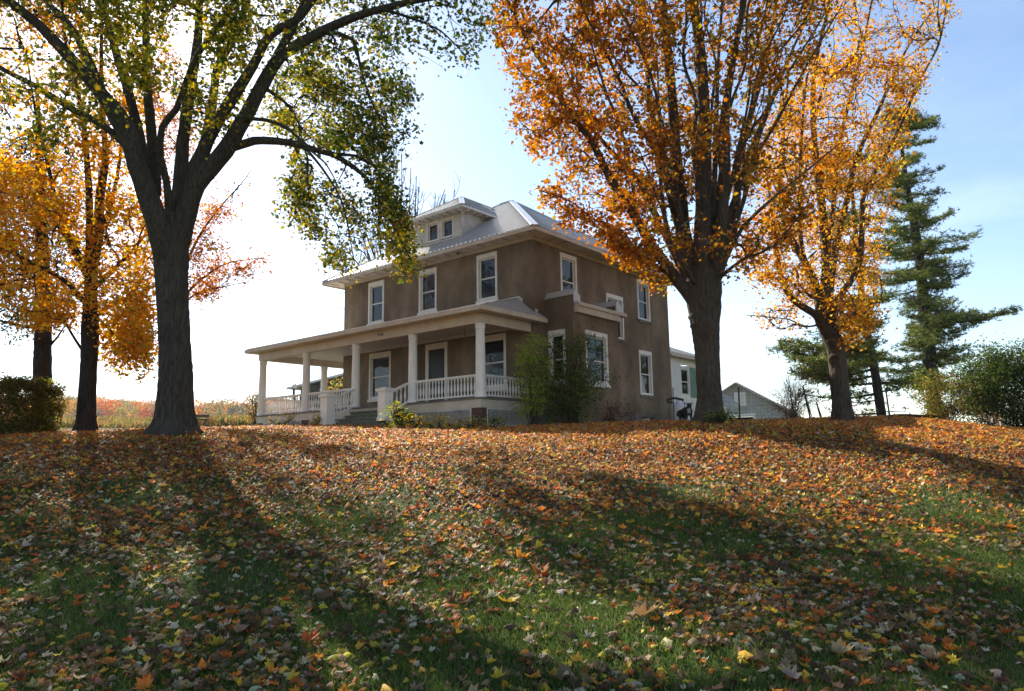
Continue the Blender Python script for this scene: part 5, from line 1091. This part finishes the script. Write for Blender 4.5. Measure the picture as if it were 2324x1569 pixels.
def forest():
    r_ = np.random.default_rng(78); n = 1000; Y = r_.uniform(190, 420, n); X = Y * r_.uniform(-.86, -.02, n); z = gz(X, Y); h = r_.uniform(5.5, 9.5, n) * (1 + .2 * np.sin(X * .021 + 1)); Ps = []; Cs = []; Ss = []
    tc_ = pick([(.46, .14, .04), (.42, .20, .05), (.20, .17, .05), (.32, .08, .04), (.11, .12, .07), (.52, .20, .04)], [3, 3, 2.5, 1.8, 2.4, 1.6], n, r_)
    for i in range(n):
        m_ = 380; q = r_.normal(size=(m_, 3)); q /= np.linalg.norm(q, axis=1)[:, None]; q *= (r_.uniform(.6, 1, (m_, 1))) * np.array((h[i] * .56, h[i] * .56, h[i] * .5)); q[:, 2] += h[i] * .6
        Ps.append(q + (X[i], Y[i], z[i])); Cs.append(np.clip(tc_[i] * (1 + r_.normal(size=(m_, 1)) * .16), .01, 1)); Ss.append(np.full(m_, .75))
    P = np.vstack(Ps); tag(leaves('far_woods', P, np.concatenate(Ss), np.vstack(Cs), 'tri', M['leaf'], sd_=3), 'hazy orange and rust coloured woods on the distant left hillside', 'woods', kind='stuff')
forest()

hm = bpy.data.materials.new('haze_air'); hm.use_nodes = True; hn = hm.node_tree; hn.nodes.clear(); hv = hn.nodes.new('ShaderNodeVolumePrincipled'); ho = hn.nodes.new('ShaderNodeOutputMaterial'); hn.links.new(hv.outputs[0], ho.inputs['Volume'])
hv.inputs['Color'].default_value = (.86, .90, .97, 1); hv.inputs['Density'].default_value = .00020; hv.inputs['Anisotropy'].default_value = .3
k = MB(); k.box(-700, 700, -150, 760, -22, 46); hz_ = k.build('haze', hm); tag(hz_, kind='stuff')

# ------------------------------------------------------------------ lawn: grass and fallen leaves
def lawn():
    r_ = np.random.default_rng(90)
    # grass
    def blades(n, y0, y1, h, wd):
        Y = np.sqrt(r_.uniform(y0 ** 2, y1 ** 2, n)); X = Y * r_.uniform(-.82, .82, n); den = np.sin(X * 1.3 + 2) * np.sin(Y * 1.1) + .6 * np.sin(X * .5 - Y * .7); k = r_.uniform(-1.6, 1.2, n) < den + .3; X, Y = X[k], Y[k]; n = len(X)
        P = np.stack([X, Y, gz(X, Y)], 1); a = r_.uniform(0, 6.28, n); s = np.stack([np.cos(a), np.sin(a), 0 * a], 1) * wd / 2; hh_ = h * r_.uniform(.5, 1.5, n)
        lean = r_.normal(size=(n, 3)) * .45; lean[:, 2] = 1; top = P + lean * hh_[:, None]; mid = P + lean * np.array((.3, .3, .6)) * hh_[:, None]
        V = np.stack([P - s, P + s, mid + s * .8, top, mid - s * .8], 1).reshape(-1, 3); col = pick([(.07, .125, .022), (.105, .17, .03), (.18, .22, .05), (.28, .25, .09)], [4, 4, 1.8, 1.2], n, r_)
        return V, np.repeat(col, 5, 0)
    V1, c1 = blades(330000, 3.6, 10, .045, .005); V2, c2 = blades(160000, 10, 19, .042, .009)
    V = np.vstack([V1, V2]); c = np.vstack([c1, c2]); me = np_mesh('grass', V, np.arange(len(V)), np.full(len(V) // 5, 5), c); tag(link('grass', me, M['grass']), 'short dark green lawn grass between the fallen leaves', 'grass', kind='stuff')
    # litter
    def litter(n, y0, y1, size, kind, cols, wts, dens, zj, sd_, curl):
        Y = np.sqrt(r_.uniform(y0 ** 2, y1 ** 2, n)); X = Y * r_.uniform(-.84, .84, n); kp = r_.uniform(size=n) < dens(X, Y); X, Y = X[kp], Y[kp]; n = len(X)
        P = np.stack([X, Y, gz(X, Y) + .024 + np.abs(r_.normal(size=n)) * zj], 1)
        return P, size * np.exp(r_.normal(size=n) * .32), pick(cols, wts, n, r_, .18) * .93
    pale, tan, mauve, yel, org, rust, dk = (.55, .46, .30), (.34, .22, .11), (.19, .112, .055), (.64, .44, .05), (.72, .25, .035), (.48, .12, .026), (.10, .055, .032)
    def d1(X, Y): return np.clip(.40 + .10 * smooth(7, 9, Y) + .34 * np.sin(X * 1.1 + Y * .6 + 1) * np.sin(Y * 1.3 - X * .4) + .25 * np.sin(X * 3.1) * np.sin(Y * 2.7), .12, 1)
    P, s, c = litter(29000, 3.6, 9, .096, 'maple', [pale, tan, mauve, yel, org, rust, dk], [2.3, 2.4, 3.5, 1.7, .9, 1.6, 2.8], d1, .016, 1, .9)
    tag(leaves('fallen_leaves', P, s, c, 'maple', M['litter'], tilt=.17, base=(0, -.14, 1), curl=.85, nvar=11, dome=True, sd_=91), 'scattered curled brown, yellow and pale leaves on the near lawn', 'fallen leaves', kind='stuff')
    def d2(X, Y): return np.clip(d1(X, Y) * .72 + .62 * smooth(10.5 + .12 * np.abs(X + 1), 15, Y), 0, 1)
    P, s, c = litter(90000, 9, 16, .09, 'star', [pale, tan, mauve, yel, org, rust, dk], [.7, 1.8, 3.2, 1.4, 2.1, 3.0, 2.8], d2, .018, 1, .9)
    o = leaves('fallen_leaves_midway', P, s, c, 'star', M['litter'], tilt=.20, base=(0, -.15, 1), curl=.9, nvar=9, dome=True, sd_=92); o.name = 'fallen_leaves'; tag(o, 'brown and orange leaves on the shaded slope halfway up the lawn', 'fallen leaves', kind='stuff')
    def d3(X, Y):
        hs_ = ((X - HC[0]) * hc + (Y - HC[1]) * hs); vs_ = (-(X - HC[0]) * hs + (Y - HC[1]) * hc); inside = (hs_ > -14) & (hs_ < 1.3) & (vs_ > -2.9)
        az = X / Y; bare = ((X < -14) & (Y > 24)) * .75
        return np.where(inside, 0, 1 - bare)
    P, s, c = litter(160000, 16, 31, .115, 'tri', [pale, tan, mauve, yel, org, rust, dk], [.5, 1.6, 1.2, 2.0, 4.5, 3.2, .8], d3, .03, 1, .9)
    o = leaves('fallen_leaves_crest', P, s, c, 'tri', M['litter'], tilt=.28, base=(0, -.16, 1), curl=.9, dome=True, nvar=4, sd_=93); o.name = 'fallen_leaves'; tag(o, 'thick carpet of orange leaves along the lawn crest', 'fallen leaves', kind='stuff')
lawn()
